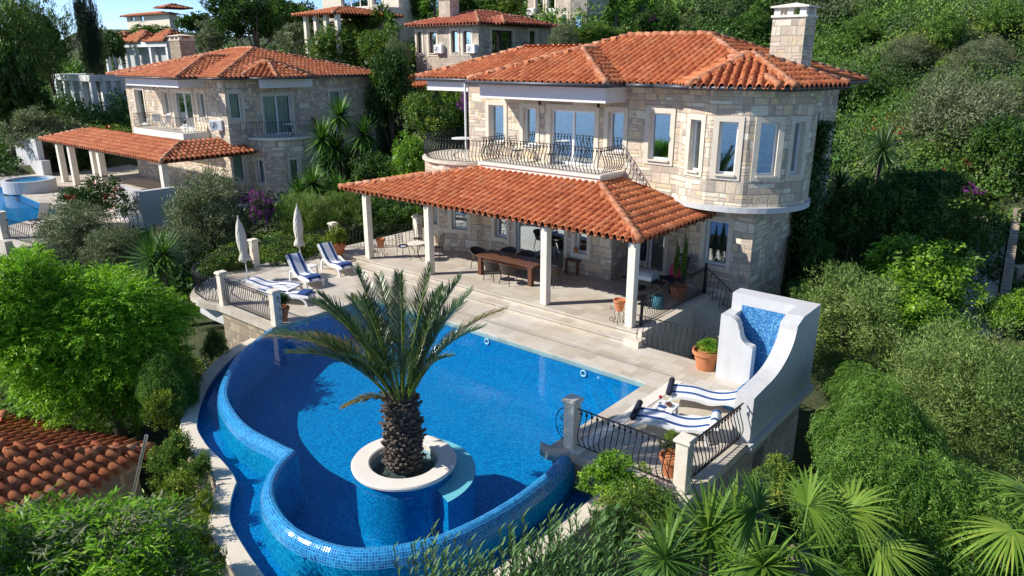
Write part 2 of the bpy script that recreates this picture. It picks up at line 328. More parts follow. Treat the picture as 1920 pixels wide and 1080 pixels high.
# ------------------------------------------------------------------ mesh helpers
class MB:
    def __init__(s): s.v = []; s.f = []; s.uv = []; s.t = []
    def face(s, pts, uv=None, tone=.5):
        i = len(s.v); s.v.extend([tuple(p) for p in pts]); s.f.append(tuple(range(i, i + len(pts)))); s.uv.append(uv); s.t.append(tone)
    def mesh(s, verts, faces, uvs=None, tone=.5):
        i = len(s.v); s.v.extend([tuple(p) for p in verts])
        for k, f in enumerate(faces):
            s.f.append(tuple(i + j for j in f)); s.uv.append(uvs[k] if uvs else None); s.t.append(tone)
    def box(s, x0, x1, y0, y1, z0, z1, tone=.5):
        v = [(x0, y0, z0), (x1, y0, z0), (x1, y1, z0), (x0, y1, z0), (x0, y0, z1), (x1, y0, z1), (x1, y1, z1), (x0, y1, z1)]
        s.mesh(v, [(0, 3, 2, 1), (4, 5, 6, 7), (0, 1, 5, 4), (1, 2, 6, 5), (2, 3, 7, 6), (3, 0, 4, 7)], None, tone)
    def bar(s, a, b, w_, h_, up=(0, 0, 1), tone=.5):
        a = Vector(a); b = Vector(b); d = (b - a).normalized(); x = d.cross(Vector(up))
        if x.length < 1e-4: x = Vector((1, 0, 0))
        x.normalize(); y = x.cross(d); x *= w_ / 2; y *= h_ / 2
        v = [a - x - y, a + x - y, a + x + y, a - x + y, b - x - y, b + x - y, b + x + y, b - x + y]
        s.mesh(v, [(0, 1, 2, 3), (7, 6, 5, 4), (0, 4, 5, 1), (1, 5, 6, 2), (2, 6, 7, 3), (3, 7, 4, 0)], None, tone)
    def tube(s, path, rad, n=6, cap=True, tone=.5):
        P = [Vector(p) for p in path]; rings = []
        ref = Vector((.13, .97, .2))
        for k, p in enumerate(P):
            d = (P[min(k + 1, len(P) - 1)] - P[max(k - 1, 0)])
            d = d.normalized() if d.length > 1e-6 else Vector((0, 0, 1))
            x = d.cross(ref)
            if x.length < .05: x = d.cross(Vector((1, 0, 0)))
            x.normalize(); y = d.cross(x)
            r = rad[k] if isinstance(rad, (list, tuple)) else rad
            rings.append([p + x * (r * math.cos(a)) + y * (r * math.sin(a)) for a in [2 * math.pi * i / n for i in range(n)]])
        v = [q for rg in rings for q in rg]; f = []
        for k in range(len(P) - 1):
            for i in range(n):
                j = (i + 1) % n; f.append((k * n + i, k * n + j, (k + 1) * n + j, (k + 1) * n + i))
        if cap:
            f.append(tuple(reversed(range(n)))); f.append(tuple(range((len(P) - 1) * n, len(P) * n)))
        s.mesh(v, f, None, tone)
    def lathe(s, prof, c=(0, 0, 0), n=20, tone=.5, uvr=None):
        v = []; f = []; uv = []
        for (r, z) in prof:
            for i in range(n):
                a = 2 * math.pi * i / n; v.append((c[0] + r * math.cos(a), c[1] + r * math.sin(a), c[2] + z))
        acc = 0
        for k in range(len(prof) - 1):
            ln = math.hypot(prof[k + 1][0] - prof[k][0], prof[k + 1][1] - prof[k][1])
            for i in range(n):
                j = (i + 1) % n; f.append((k * n + i, k * n + j, (k + 1) * n + j, (k + 1) * n + i))
                rr = uvr or max(prof[k][0], prof[k + 1][0]); u0 = 2 * math.pi * i / n * rr; u1 = 2 * math.pi * (i + 1) / n * rr
                uv.append([(u0, acc), (u1, acc), (u1, acc + ln), (u0, acc + ln)])
            acc += ln
        s.mesh(v, f, uv, tone)
    def prism(s, poly, z0, z1, tone=.5):
        n = len(poly); b = [(p[0], p[1], z0) for p in poly]; t = [(p[0], p[1], z1) for p in poly]
        s.mesh(b + t, [tuple(reversed(range(n))), tuple(range(n, 2 * n))] + [(i, (i + 1) % n, n + (i + 1) % n, n + i) for i in range(n)], None, tone)
    def slab_y(s, prof, y0, y1, tone=.5):
        """polygon in x-z extruded along y (prof counter-clockwise seen from -y)"""
        n = len(prof); a = [(p[0], y0, p[1]) for p in prof]; b = [(p[0], y1, p[1]) for p in prof]
        s.mesh(a + b, [tuple(range(n)), tuple(reversed(range(n, 2 * n)))] + [((i + 1) % n, i, n + i, n + (i + 1) % n) for i in range(n)], None, tone)
    def data(s, name, material, smooth=False, bevel=0):
        me = bpy.data.meshes.new(name); me.from_pydata(s.v, [], s.f)
        uvl = me.uv_layers.new(name="UVMap").data
        nv = len(s.v)
        for p in me.polygons:
            u = s.uv[p.index]
            if u:
                for k, li in enumerate(p.loop_indices): uvl[li].uv = u[k]
            else:
                n = p.normal
                if abs(n.z) > .75:
                    for li in p.loop_indices:
                        c = me.vertices[me.loops[li].vertex_index].co; uvl[li].uv = (c.x, c.y)
                else:
                    h = math.hypot(n.x, n.y) or 1; tx, ty = -n.y / h, n.x / h
                    for li in p.loop_indices:
                        c = me.vertices[me.loops[li].vertex_index].co; uvl[li].uv = (c.x * tx + c.y * ty, c.z)
        a = me.attributes.new('tone', 'FLOAT', 'FACE'); a.data.foreach_set('value', np.array(s.t, dtype=np.float32))
        me.materials.append(material)
        if smooth: me.polygons.foreach_set('use_smooth', [True] * len(me.polygons))
        return me
    def build(s, name, material, parent=None, smooth=False, bevel=0):
        o = bpy.data.objects.new(name, s.data(name, material, smooth)); C.objects.link(o)
        if parent is not None: o.parent = parent
        if bevel:
            b = o.modifiers.new('bevel', 'BEVEL'); b.width = bevel; b.segments = 2; b.limit_method = 'ANGLE'
        return o
def tag(o, label=None, cat=None, group=None, kind=None):
    if label: o['label'] = label
    if cat: o['category'] = cat
    if group: o['group'] = group
    if kind: o['kind'] = kind
    return o
def thing(name, label, cat, loc=(0, 0, 0), rz=0.0, group=None, scale=1.0):
    o = bpy.data.objects.new(name, None); C.objects.link(o); o.location = loc; o.rotation_euler = (0, 0, rz)
    o.scale = (scale,) * 3; o.empty_display_size = .2
    return tag(o, label, cat, group)
def copy_tree(o, parent=None):
    c = o.copy(); C.objects.link(c); c.parent = parent
    for ch in list(o.children): copy_tree(ch, c)
    return c
def dup(o, label, loc, rz=0.0, scale=None):
    c = copy_tree(o); c.location = loc; c.rotation_euler = (0, 0, rz); c['label'] = label
    if scale: c.scale = (scale,) * 3
    return c
def share(name, me, parent=None, loc=(0, 0, 0), rz=0.0):
    o = bpy.data.objects.new(name, me); C.objects.link(o); o.location = loc; o.rotation_euler = (0, 0, rz)
    if parent is not None: o.parent = parent
    return o


# ------------------------------------------------------------------ terrain
TP = np.array([
 (-12,1,-7.5),(0,1,-7.5),(12,1,-7),(-30,4,-7),(30,4,-4),(-12,8,-5),(0,8,-4.6),(10,8,-4.4),(20,8,-3.2),(-26,12,-4.5),
 (-8,14,-3.2),(-14,16,-3.0),(0,15,-3),(6,14,-3),(12,14,-2.4),(20,16,-1),(30,16,1),
 (-15,22,-2.6),(-10,24,-1.6),(8,22,-1.5),(14,22,-1.0),(20,24,-.2),(30,26,2.5),
 (-24,28,-2.8),(-30,34,-2.6),(-14,32,-.9),(-5,30,-.4),(6,30,-.4),(13,30,.1),(19,32,.5),(27,34,2.8),
 (-38,42,-.8),(-20,42,-.3),(-8,42,.3),(2,42,.8),(12,42,1.2),(22,42,2.6),(32,42,6),
 (-46,55,.2),(-28,55,.8),(-12,54,2.5),(-3,52,4),(8,52,5),(20,55,6.8),(34,55,10.8),
 (-60,75,2),(-38,75,3.5),(-25,75,5),(-8,70,8),(8,70,11),(22,72,15.5),(42,72,22),
 (-80,110,6),(-45,110,9),(-15,105,14),(10,105,21),(35,105,30),(70,105,40),
 (-110,160,5),(-62,125,12.5),(-20,160,17),(20,160,34),(80,160,56),(-160,220,-5),(-60,220,4),(20,240,40),(140,240,80)], dtype=float)
HOLES = [(-26.6, -5.0, 11.4, 31.5, -.35), (-20.5, -6.5, 4.6, 12.2, -2.4), (-61, -37, 9.5, 38, -.3), (-10.4, -6.9, 17.6, 23.6, -1.55), (-21.0, -13, 10.5, 12.5, -2.6)]
def tz(X, Y):
    X = np.asarray(X, float); Y = np.asarray(Y, float)
    sh = X.shape; x = X.ravel(); y = Y.ravel()
    d2 = (x[:, None] - TP[None, :, 0]) ** 2 + (y[:, None] - TP[None, :, 1]) ** 2 + 2.0
    sc = 1 + (y[:, None] / 40.0)
    wgt = (d2 / sc) ** -1.9
    z = (wgt * TP[None, :, 2]).sum(1) / wgt.sum(1)
    z += .25 * np.sin(x * .55 + 1.3) * np.sin(y * .47) + .12 * np.sin(x * 1.7) * np.cos(y * 1.3)
    u = x * sA - y * cA; v = x * cA + y * sA
    for (a, b, c, d, zz) in HOLES:
        k = (u > a) & (u < b) & (v > c) & (v < d); z[k] = np.minimum(z[k], zz)
    return z.reshape(sh)
def ground_z(u, v):
    X, Y = heading(u, v); return float(tz(np.array([X]), np.array([Y]))[0])
def make_ground():
    ys = np.concatenate([np.arange(-14, 50, .8), np.arange(50, 110, 2.0), np.arange(110, 250, 6), np.array([260, 320, 420, 600, 900])])
    xs = np.concatenate([-np.array([1200, 700, 420, 300]), np.arange(-240, -70, 8), np.arange(-70, -34, 2.0), np.arange(-34, 30, .8), np.arange(30, 70, 2.0), np.arange(70, 240, 8), np.array([300, 420, 700, 1200])])
    X, Y = np.meshgrid(xs, ys); Z = tz(X, Y)
    far = np.clip((Y - 240) / 300, 0, 1); Z = Z * (1 - far) + far * np.where(X > 0, 30, -30)
    left = np.maximum(np.clip((-X - 120) / 200, 0, 1), np.clip((-X - 52) / 40, 0, 1) * np.clip((62 - Y) / 25, 0, 1)); Z = Z * (1 - left) - 60 * left  # near left land, out of view, lowered to clear the window reflections
    u = X * sA - Y * cA; v = X * cA + Y * sA
    V = np.stack([u, v, Z], -1).reshape(-1, 3); ny, nx = X.shape
    i = np.arange(ny * nx).reshape(ny, nx)
    F = np.stack([i[:-1, :-1], i[:-1, 1:], i[1:, 1:], i[1:, :-1]], -1).reshape(-1, 4)
    me = bpy.data.meshes.new('ground'); me.from_pydata(V.tolist(), [], F.tolist()); me.materials.append(M['ground'])
    me.polygons.foreach_set('use_smooth', [True] * len(me.polygons))
    o = bpy.data.objects.new('ground', me); C.objects.link(o); tag(o, 'dry earth and grass hillside rising behind the villas', 'ground', kind='structure')
make_ground()
def sea():  # unseen sea plane, added so the window panes reflect blue
    m, nt, b = mat('sea_water'); b.inputs['Base Color'].default_value = (.012, .075, .14, 1); b.inputs['Roughness'].default_value = .18
    bump(nt, b, noise(nt, .08, 6, .6, objco(nt)), .6, 2.0)
    mb = MB(); q = [plan(X, Y) for X, Y in ((-2600, -2800), (2600, -2800), (2600, 60), (-2600, 60))]; mb.face([(x, y, -45) for x, y in q])
    tag(mb.build('sea', m), 'blue sea far below the villas', 'sea', kind='structure')
sea()

# ------------------------------------------------------------------ pool and terrace
def crom(pts, per=6):
    P = [np.array(p, float) for p in pts]; P = [2 * P[0] - P[1]] + P + [2 * P[-1] - P[-2]]; out = []
    for i in range(1, len(P) - 2):
        for k in range(per):
            t = k / per; a, b, c, d = P[i - 1], P[i], P[i + 1], P[i + 2]
            out.append(.5 * (2 * b + (c - a) * t + (2 * a - 5 * b + 4 * c - d) * t * t + (3 * b - a - 3 * c + d) * t ** 3))
    out.append(P[-2]); return np.array(out)
def resample(P, n):
    P = np.array(P); d = np.concatenate([[0], np.cumsum(np.linalg.norm(np.diff(P, axis=0), axis=1))])
    t = np.linspace(0, d[-1], n); return np.stack([np.interp(t, d, P[:, k]) for k in range(P.shape[1])], 1)
def normals(P):
    T = np.gradient(P, axis=0); T /= np.linalg.norm(T, axis=1)[:, None] + 1e-9
    return np.stack([T[:, 1], -T[:, 0]], 1)
def sweep(mb, P, prof, closed=False):
    N = normals(P); ds = np.concatenate([[0], np.cumsum(np.linalg.norm(np.diff(P, axis=0), axis=1))])
    acc = [0]
    for k in range(len(prof) - 1): acc.append(acc[-1] + math.dist(prof[k], prof[k + 1]))
    for i in range(len(P) - 1):
        for k in range(len(prof) - 1):
            a, b = prof[k], prof[k + 1]
            q = lambda j, pr: (P[j][0] + N[j][0] * pr[0], P[j][1] + N[j][1] * pr[0], pr[1])
            mb.face([q(i, a), q(i, b), q(i + 1, b), q(i + 1, a)], [(ds[i], acc[k]), (ds[i], acc[k + 1]), (ds[i + 1], acc[k + 1]), (ds[i + 1], acc[k])])
PZ = -1.35                                    # pool floor
WL = -.075                                    # water level
UL, UR, VB = -19.7, -8.45, 15.72              # pool's straight sides
arc1 = [(-19.75, 11.65), (-19.3, 10.9), (-18.65, 9.9), (-17.7, 9.0), (-16.65, 8.25), (-15.65, 7.85), (-14.5, 7.6), (-13.3, 7.62), (-12.75, 7.66)]
arc2 = [(-12.72, 7.6), (-12.4, 7.05), (-11.85, 6.53), (-11.1, 6.2), (-10.2, 6.08), (-9.25, 6.3), (-8.62, 6.8), (-8.08, 7.75), (-7.84, 9.15), (-7.88, 10.6), (-8.12, 11.6)]
EDGE = np.concatenate([crom(arc1, 7), crom(arc2, 7)])
mb = MB()
sweep(mb, EDGE, [(-.13, PZ), (-.13, -.2), (-.105, -.10)])
RIMIN = mb
RIMIN.build('pool_inner_curve', M['tile_blue'], None, True)
o = bpy.data.objects['pool_inner_curve']; o.name = 'pool_shell'; tag(o, 'blue mosaic lining of the swimming pool', 'pool', kind='structure')
mb = MB(); sweep(mb, EDGE, [(-.105, -.10), (-.06, -.05), (0, -.035), (.06, -.05), (.12, -.10), (.17, -.19), (.20, -.32)])
edge_o = mb.build('infinity_edge_wall', M['tile_rim'], None, True)
tag(edge_o, 'curved infinity edge wall of the pool with wet pale blue mosaic crest', 'wall')
mb = MB(); sweep(mb, EDGE, [(.20, -.32), (.21, -.6), (.21, -1.2)])
mb.build('outer_face', M['tile_blue'], edge_o, True)
# straight walls and floor of the pool
mb = MB()
def vquad(mb, a, b, z0, z1):
    L_ = math.dist(a, b)
    mb.face([(a[0], a[1], z0), (b[0], b[1], z0), (b[0], b[1], z1), (a[0], a[1], z1)], [(0, z0), (L_, z0), (L_, z1), (0, z1)])
vquad(mb, (UL, 11.5), (UL, VB), PZ, -.05); vquad(mb, (UL, VB), (UR, VB), PZ, -.05); vquad(mb, (UR, VB), (UR, 11.5), PZ, -.05)
inner = [(p[0], p[1]) for p in EDGE - normals(EDGE) * .12]
outline = [(UL, VB), (UL, 11.6)] + inner[1:-1] + [(UR, 11.55), (UR, VB)]
mb.face([(p[0], p[1], PZ) for p in (outline if sum(outline[i - 1][0] * outline[i][1] - outline[i][0] * outline[i - 1][1] for i in range(len(outline))) > 0 else outline[::-1])])
mb.build('pool_basin', M['tile_blue']); tag(bpy.data.objects['pool_basin'], 'blue mosaic floor and sides of the pool', 'pool', kind='structure')
mb = MB()
for k, (kk, z) in enumerate(((1.25, -.32), (1.95, -.56), (2.65, -.80), (3.35, -1.05))):
    c = (UR - .003 * k, VB - .003 * k)
    mb.prism([(c[0], c[1]), (c[0] - kk, c[1]), (c[0], c[1] - kk)], PZ + .004, z)
tag(mb.build('pool_steps', M['tile_blue']), 'underwater corner steps of the pool', 'steps', kind='structure')
def ccw(P): return P if sum(P[i - 1][0] * P[i][1] - P[i][0] * P[i - 1][1] for i in range(len(P))) > 0 else P[::-1]
mb = MB(); mb.face([(p[0], p[1], WL) for p in ccw(outline)])
tag(mb.build('water', M['water']), 'still clear water of the swimming pool', 'water', kind='structure')
# overflow channel round the infinity edge
rimpts = [(-20.75, 11.75), (-20.25, 10.55), (-18.85, 8.95), (-17.0, 7.6), (-15.75, 7.15), (-14.6, 6.98), (-13.95, 6.85), (-13.55, 6.72)]
rim2 = [(-13.5, 6.66), (-13.05, 6.3), (-12.5, 5.95), (-11.9, 5.75), (-10.5, 5.45), (-9.2, 5.3), (-8.2, 5.85), (-7.5, 7.2), (-7.25, 9.0), (-7.2, 11.6)]
RIM = np.concatenate([crom(rimpts, 6), crom(rim2, 6)])
n_ = 90
A_ = resample(EDGE + normals(EDGE) * .15, n_); B_ = resample(RIM + normals(RIM) * .06, n_)
mbf = MB(); mbw = MB()
for i in range(n_ - 1):
    for (mm, z) in ((mbf, -1.0), (mbw, -.90)):
        q = [(*A_[i], z), (*B_[i], z), (*B_[i + 1], z), (*A_[i + 1], z)]
        mm.face(q, [(p[0], p[1]) for p in q])
tag(mbf.build('channel_floor', M['tile_blue']), 'blue mosaic floor of the overflow channel', 'pool', kind='structure')
tag(mbw.build('channel_water', M['water']), 'shallow water in the overflow channel', 'water', kind='structure')
mb = MB(); sweep(mb, RIM, [(.05, -1.15), (.05, -.76)]); bl = mb
RW = MB(); sweep(RW, RIM, [(.0, -.80), (-.02, -.735), (0, -.715), (.36, -.715), (.39, -.735), (.37, -.79)])
rim_o = RW.build('channel_rim_wall', M['trim'], None); tag(rim_o, 'low curved channel wall with beige stone coping round the pool', 'wall')
bl.build('tiled_face', M['tile_blue'], rim_o)
mb = MB(); sweep(mb, RIM, [(.33, -.79), (.33, -3.2)]); mb.build('outer_face', M['rubble'], rim_o)
# planter island for the palm
PC = (-10.45, 8.9)
pl = thing('round_planter', 'round stone rimmed planter standing in the pool under the palm', 'planter', (PC[0], PC[1], 0))
mb = MB(); mb.lathe([(1.04, PZ), (1.04, -.5), (1.035, -.25), (1.03, -.03)], n=56); mb.build('mosaic_drum', M['tile_blue'], pl, True)
mb = MB(); mb.lathe([(1.03, -.03), (1.10, -.02), (1.11, .03), (1.09, .06), (.75, .06), (.72, .04), (.71, -.5)], n=64); mb.build('stone_rim', M['trim_white'], pl)
mb = MB(); mb.lathe([(.715, -.28), (.5, -.2), (.2, -.14), (.0, -.12)], n=32); mb.build('soil', M['soil'], pl)
mb = MB()
sec = [(PC[0] + 1.52 * math.cos(R_(a)), PC[1] + 1.52 * math.sin(R_(a))) for a in range(-8, 118, 6)]
led = [(PC[0] + .9, PC[1]), *sec, (PC[0], PC[1] + .9)]
mb.prism(led, PZ + .01, -.24); tag(mb.build('submerged_ledge', M['tile_blue']), 'blue tiled step under the water beside the planter', 'ledge', kind='structure')
mb = MB(); mb.face([(x, y, -.236) for x, y in led])
tag(mb.build('submerged_ledge', M['tile_aqua']), 'pale aqua ledge under the water beside the planter', 'ledge', kind='structure')
mb = MB()
for (px, py) in ((758, 1),):
    pass
for (px, py) in ((913, 640), (1094, 700), (1122, 708)):
    p = onplane(px, py, (0, VB - .02), (0, 1)); p.z = min(p.z, -.25); rr = .085 if px < 1110 else .03
    r_ = MB(); r_.tube([(p.x + rr * math.cos(a), VB - .025, p.z + rr * math.sin(a)) for a in [2 * math.pi * i / 18 for i in range(19)]], rr * .3, 5)
    fo = r_.build('pool_light', M['plastic'])
    tag(fo, {913: 'round white pool light set in the long wall right of the palm', 1094: 'round white pool light near the corner steps', 1122: 'small white inlet beside the corner steps'}[px], 'pool light')
# deck slabs
def slab(mb, poly, z0, z1): mb.prism(poly, z0, z1)
left_curve = [(-23.1, 11.6), (-23.9, 11.35), (-24.9, 11.55), (-25.8, 12.2), (-26.4, 13.1), (-26.6, 14.2)]
mb = MB()
slab(mb, [(-26.6, 15.697), (-26.6, 14.2)] + left_curve[::-1][1:] + [(UL + .02, 11.6), (UL + .02, 15.697)], -.2, 0)
slab(mb, [(-26.6, 15.70), (-5.15, 15.70), (-5.15, 18.4), (-7.2, 18.4), (-7.2, 17.85), (-10.3, 17.85), (-10.3, 18.3), (-26.6, 18.3)], -.2, 0)
slab(mb, [(UR - .02, 11.45), (-5.15, 11.45), (-5.15, 15.697), (UR - .02, 15.697)], -.2, 0)
slab(mb, [(-8.75, 11.446), (-8.62, 11.25), (-8.35, 11.17), (-8.1, 11.25), (-7.95, 11.446)], -.2, -.002)
tag(mb.build('pool_deck', M['deck']), 'beige travertine paving round the pool', 'paving', kind='structure')
mb = MB(); mb.box(-18.4, -8.1, 16.42, 16.50, .003, .008); mb.box(-18.4, -8.1, 16.58, 16.60, .003, .008)
tag(mb.build('deck_drain', plain('drain_grey', (.33, .30, .26), .8)), 'narrow drain line in the paving along the pool', 'drain', kind='structure')
mb = MB(); mb.box(-8.05, -7.75, 11.5, 16.3, .003, .012)
tag(mb.build('deck_strip', M['trim_white']), 'pale paving strip at the pool end', 'paving', kind='structure')
# retaining walls
mb = MB()
mb.box(-23.0, -19.75, 11.72, 12.1, -3.6, -.2); mb.box(-23.0, -22.7, 12.1, 15.0, -3.6, -.2)
tag(mb.build('retaining_wall', M['rubble']), 'golden stone retaining wall under the left terrace railing', 'wall')
mb = MB(); mb.box(-20.3, -19.73, 11.66, 11.716, -.75, -.2); mb.box(-19.73, -19.55, 11.3, 11.72, -1.2, -.12)
tag(mb.build('tiled_wall_end', M['tile_light']), 'pale blue tiled end block where the channel meets the terrace', 'wall')
mb = MB(); mb.box(-8.3, -5.3, 11.6, 11.9, -4.2, -.2)
vy = [11.9, 15.2, 15.9, 18.3]
mb.box(-5.6, -5.3, 11.9, 15.2, -4.2, -.2); mb.box(-5.6, -5.3, 15.9, 18.3, -4.2, -.2); mb.box(-5.6, -5.3, 15.2, 15.9, -.75, -.2); mb.box(-5.6, -5.3, 15.2, 15.9, -4.2, -1.7)
mb.box(-10.2, -5.6, 18.0, 18.3, -3.5, -.2)
tag(mb.build('retaining_wall', M['rubble']), 'grey stone retaining wall under the right terrace and fountain', 'wall')
mb = MB(); mb.prism([(-24.0, 11.75), (-24.9, 11.85), (-25.6, 12.4), (-26.1, 13.2), (-26.3, 14.3), (-23.0, 14.3), (-23.0, 11.75)], -.75, -.204)
tag(mb.build('balcony_underside', M['white']), 'white rendered underside of the curved terrace corner', 'balcony')
# veranda floor and steps
mb = MB()
mb.box(-25.3, -10.2, 18.0, 24.6, -.3, .34); mb.box(-25.3, -10.0, 17.62, 17.996, -.1, .17)
mb.box(-25.65, -25.304, 17.7, 20.2, -.1, .17)
mb.box(-25.34, -10.16, 17.95, 17.998, .295, .342); mb.box(-25.34, -9.96, 17.57, 17.618, .125, .172)
tag(mb.build('veranda_floor', M['deck']), 'raised beige veranda floor with two long steps', 'floor', kind='structure')
mb = MB(); mb.box(-10.2, -10.0, 18.0, 23.0, -2.2, .34); mb.box(-10.35, -9.85, 17.55, 18.0, -1.0, .20)
tag(mb.build('stair_wall', M['trim']), 'low stone wall beside the sunken stair at the veranda end', 'wall')
# white fountain niche
fo = thing('water_fountain', 'tall white curved fountain block with blue mosaic niche on the right terrace', 'fountain', (0, 0, 0))
fu0, fu1, fv1 = -7.24, -5.12, 18.32
mb = MB(); mb.box(fu0, fu1, 17.82, fv1, 0, 2.24); back = mb
mb.box(fu0, fu0 + .28, 17.443, 17.817, 0, 1.80)
def wallprof(pts, y0=None): return pts
# right wall with a swooping top, profile in v-z
rp = [(14.35, 0), (17.817, 0), (17.817, 2.24), (17.1, 2.24)]
for k in range(0, 13):
    a = k / 12 * math.pi / 2; rp.append((15.1 + 1.6 * math.cos(a) ** 1.0, 1.16 + .95 * (1 - math.sin(a))))
rp.append((14.35, 1.10))
vv = []; n = len(rp)
va = [(fu1 - .42, p[0], p[1]) for p in rp]; vb = [(fu1, p[0], p[1]) for p in rp]
mb.mesh(va + vb, [tuple(reversed(range(n))), tuple(range(n, 2 * n))] + [(i, (i + 1) % n, n + (i + 1) % n, n + i) for i in range(n)])
# front wall with an S-shaped top, profile in u-z
fp = [(fu0, 0), (-6.32, 0), (-6.32, 1.06)]
for k in range(0, 10):
    a = k / 9 * math.pi / 2; fp.append((-6.36 - .34 * math.sin(a), 1.09 + .38 * (1 - math.cos(a))))
for k in range(0, 8):
    a = k / 7 * math.pi / 2; fp.append((-6.74 - .26 * (1 - math.cos(a)), 1.52 + .26 * math.sin(a)))
fp.append((fu0, 1.80))
n = len(fp); va = [(p[0], 17.18, p[1]) for p in fp]; vb = [(p[0], 17.44, p[1]) for p in fp]
mb.mesh(va + vb, [tuple(range(n)), tuple(reversed(range(n, 2 * n)))] + [((i + 1) % n, i, n + i, n + (i + 1) % n) for i in range(n)])
mb.box(fu0, fu1 + .08, 14.3, fv1 + .06, -.196, -.003)
mb.build('white_wall', M['white'], fo)
mb = MB()
mb.box(fu0 + .297, fu1 - .424, 17.80, 17.816, .1, 1.95)
mb.box(fu0 + .281, fu0 + .295, 17.443, 17.798, .1, 1.70); mb.box(fu1 - .434, fu1 - .421, 15.2, 17.798, .1, .95)
mb.box(fu0 + .30, fu1 - .436, 17.443, 17.797, .02, .25); mb.box(-6.318, fu1 - .436, 15.6, 17.440, .005, .2)
mb.build('mosaic_niche', M['tile_light'], fo)

# ------------------------------------------------------------------ building helpers
class Hip:
    def __init__(s, poly, ze, pitch):
        s.P = poly; s.ze = ze; s.pe = pitch if isinstance(pitch, list) else [pitch] * len(poly); s.p = s.pe[0]; s.e = []
        for i in range(len(poly)):
            a, b = poly[i], poly[(i + 1) % len(poly)]; l = math.dist(a, b); t = ((b[0] - a[0]) / l, (b[1] - a[1]) / l)
            s.e.append((a, b, t, (-t[1], t[0]), l))
    def dist(s, u, v): return [(u - e[0][0]) * e[3][0] + (v - e[0][1]) * e[3][1] for e in s.e]
    def h(s, u, v):
        ds = s.dist(u, v); return s.ze + min(p * d for p, d in zip(s.pe, ds)) if min(ds) >= -.01 else -1e9
    def ridges(s):
        out = []
        if len(s.P) == 4:
            xs = [p[0] for p in s.P]; ys = [p[1] for p in s.P]; x0, x1, y0, y1 = min(xs), max(xs), min(ys), max(ys)
            k = min(x1 - x0, y1 - y0) / 2
            if x1 - x0 >= y1 - y0: a, b = (x0 + k, y0 + k), (x1 - k, y0 + k); prs = [((x0, y0), a), ((x0, y1), a), ((x1, y0), b), ((x1, y1), b), (a, b)]
            else: a, b = (x0 + k, y0 + k), (x0 + k, y1 - k); prs = [((x0, y0), a), ((x1, y0), a), ((x0, y1), b), ((x1, y1), b), (a, b)]
        else:
            c = (sum(p[0] for p in s.P) / len(s.P), sum(p[1] for p in s.P) / len(s.P)); prs = [(p, c) for p in s.P]
        for p, q in prs:
            out.append((Vector((*p, s.ze + s.p * max(0, min(s.dist(*p))))), Vector((*q, s.ze + s.p * max(0, min(s.dist(*q)))))))
        return out
PROF = [(-.5, -.03), (-.37, -.026), (-.31, .03), (-.21, .088), (-.08, .122), (.08, .122), (.21, .088), (.31, .03), (.37, -.026), (.5, -.03)]
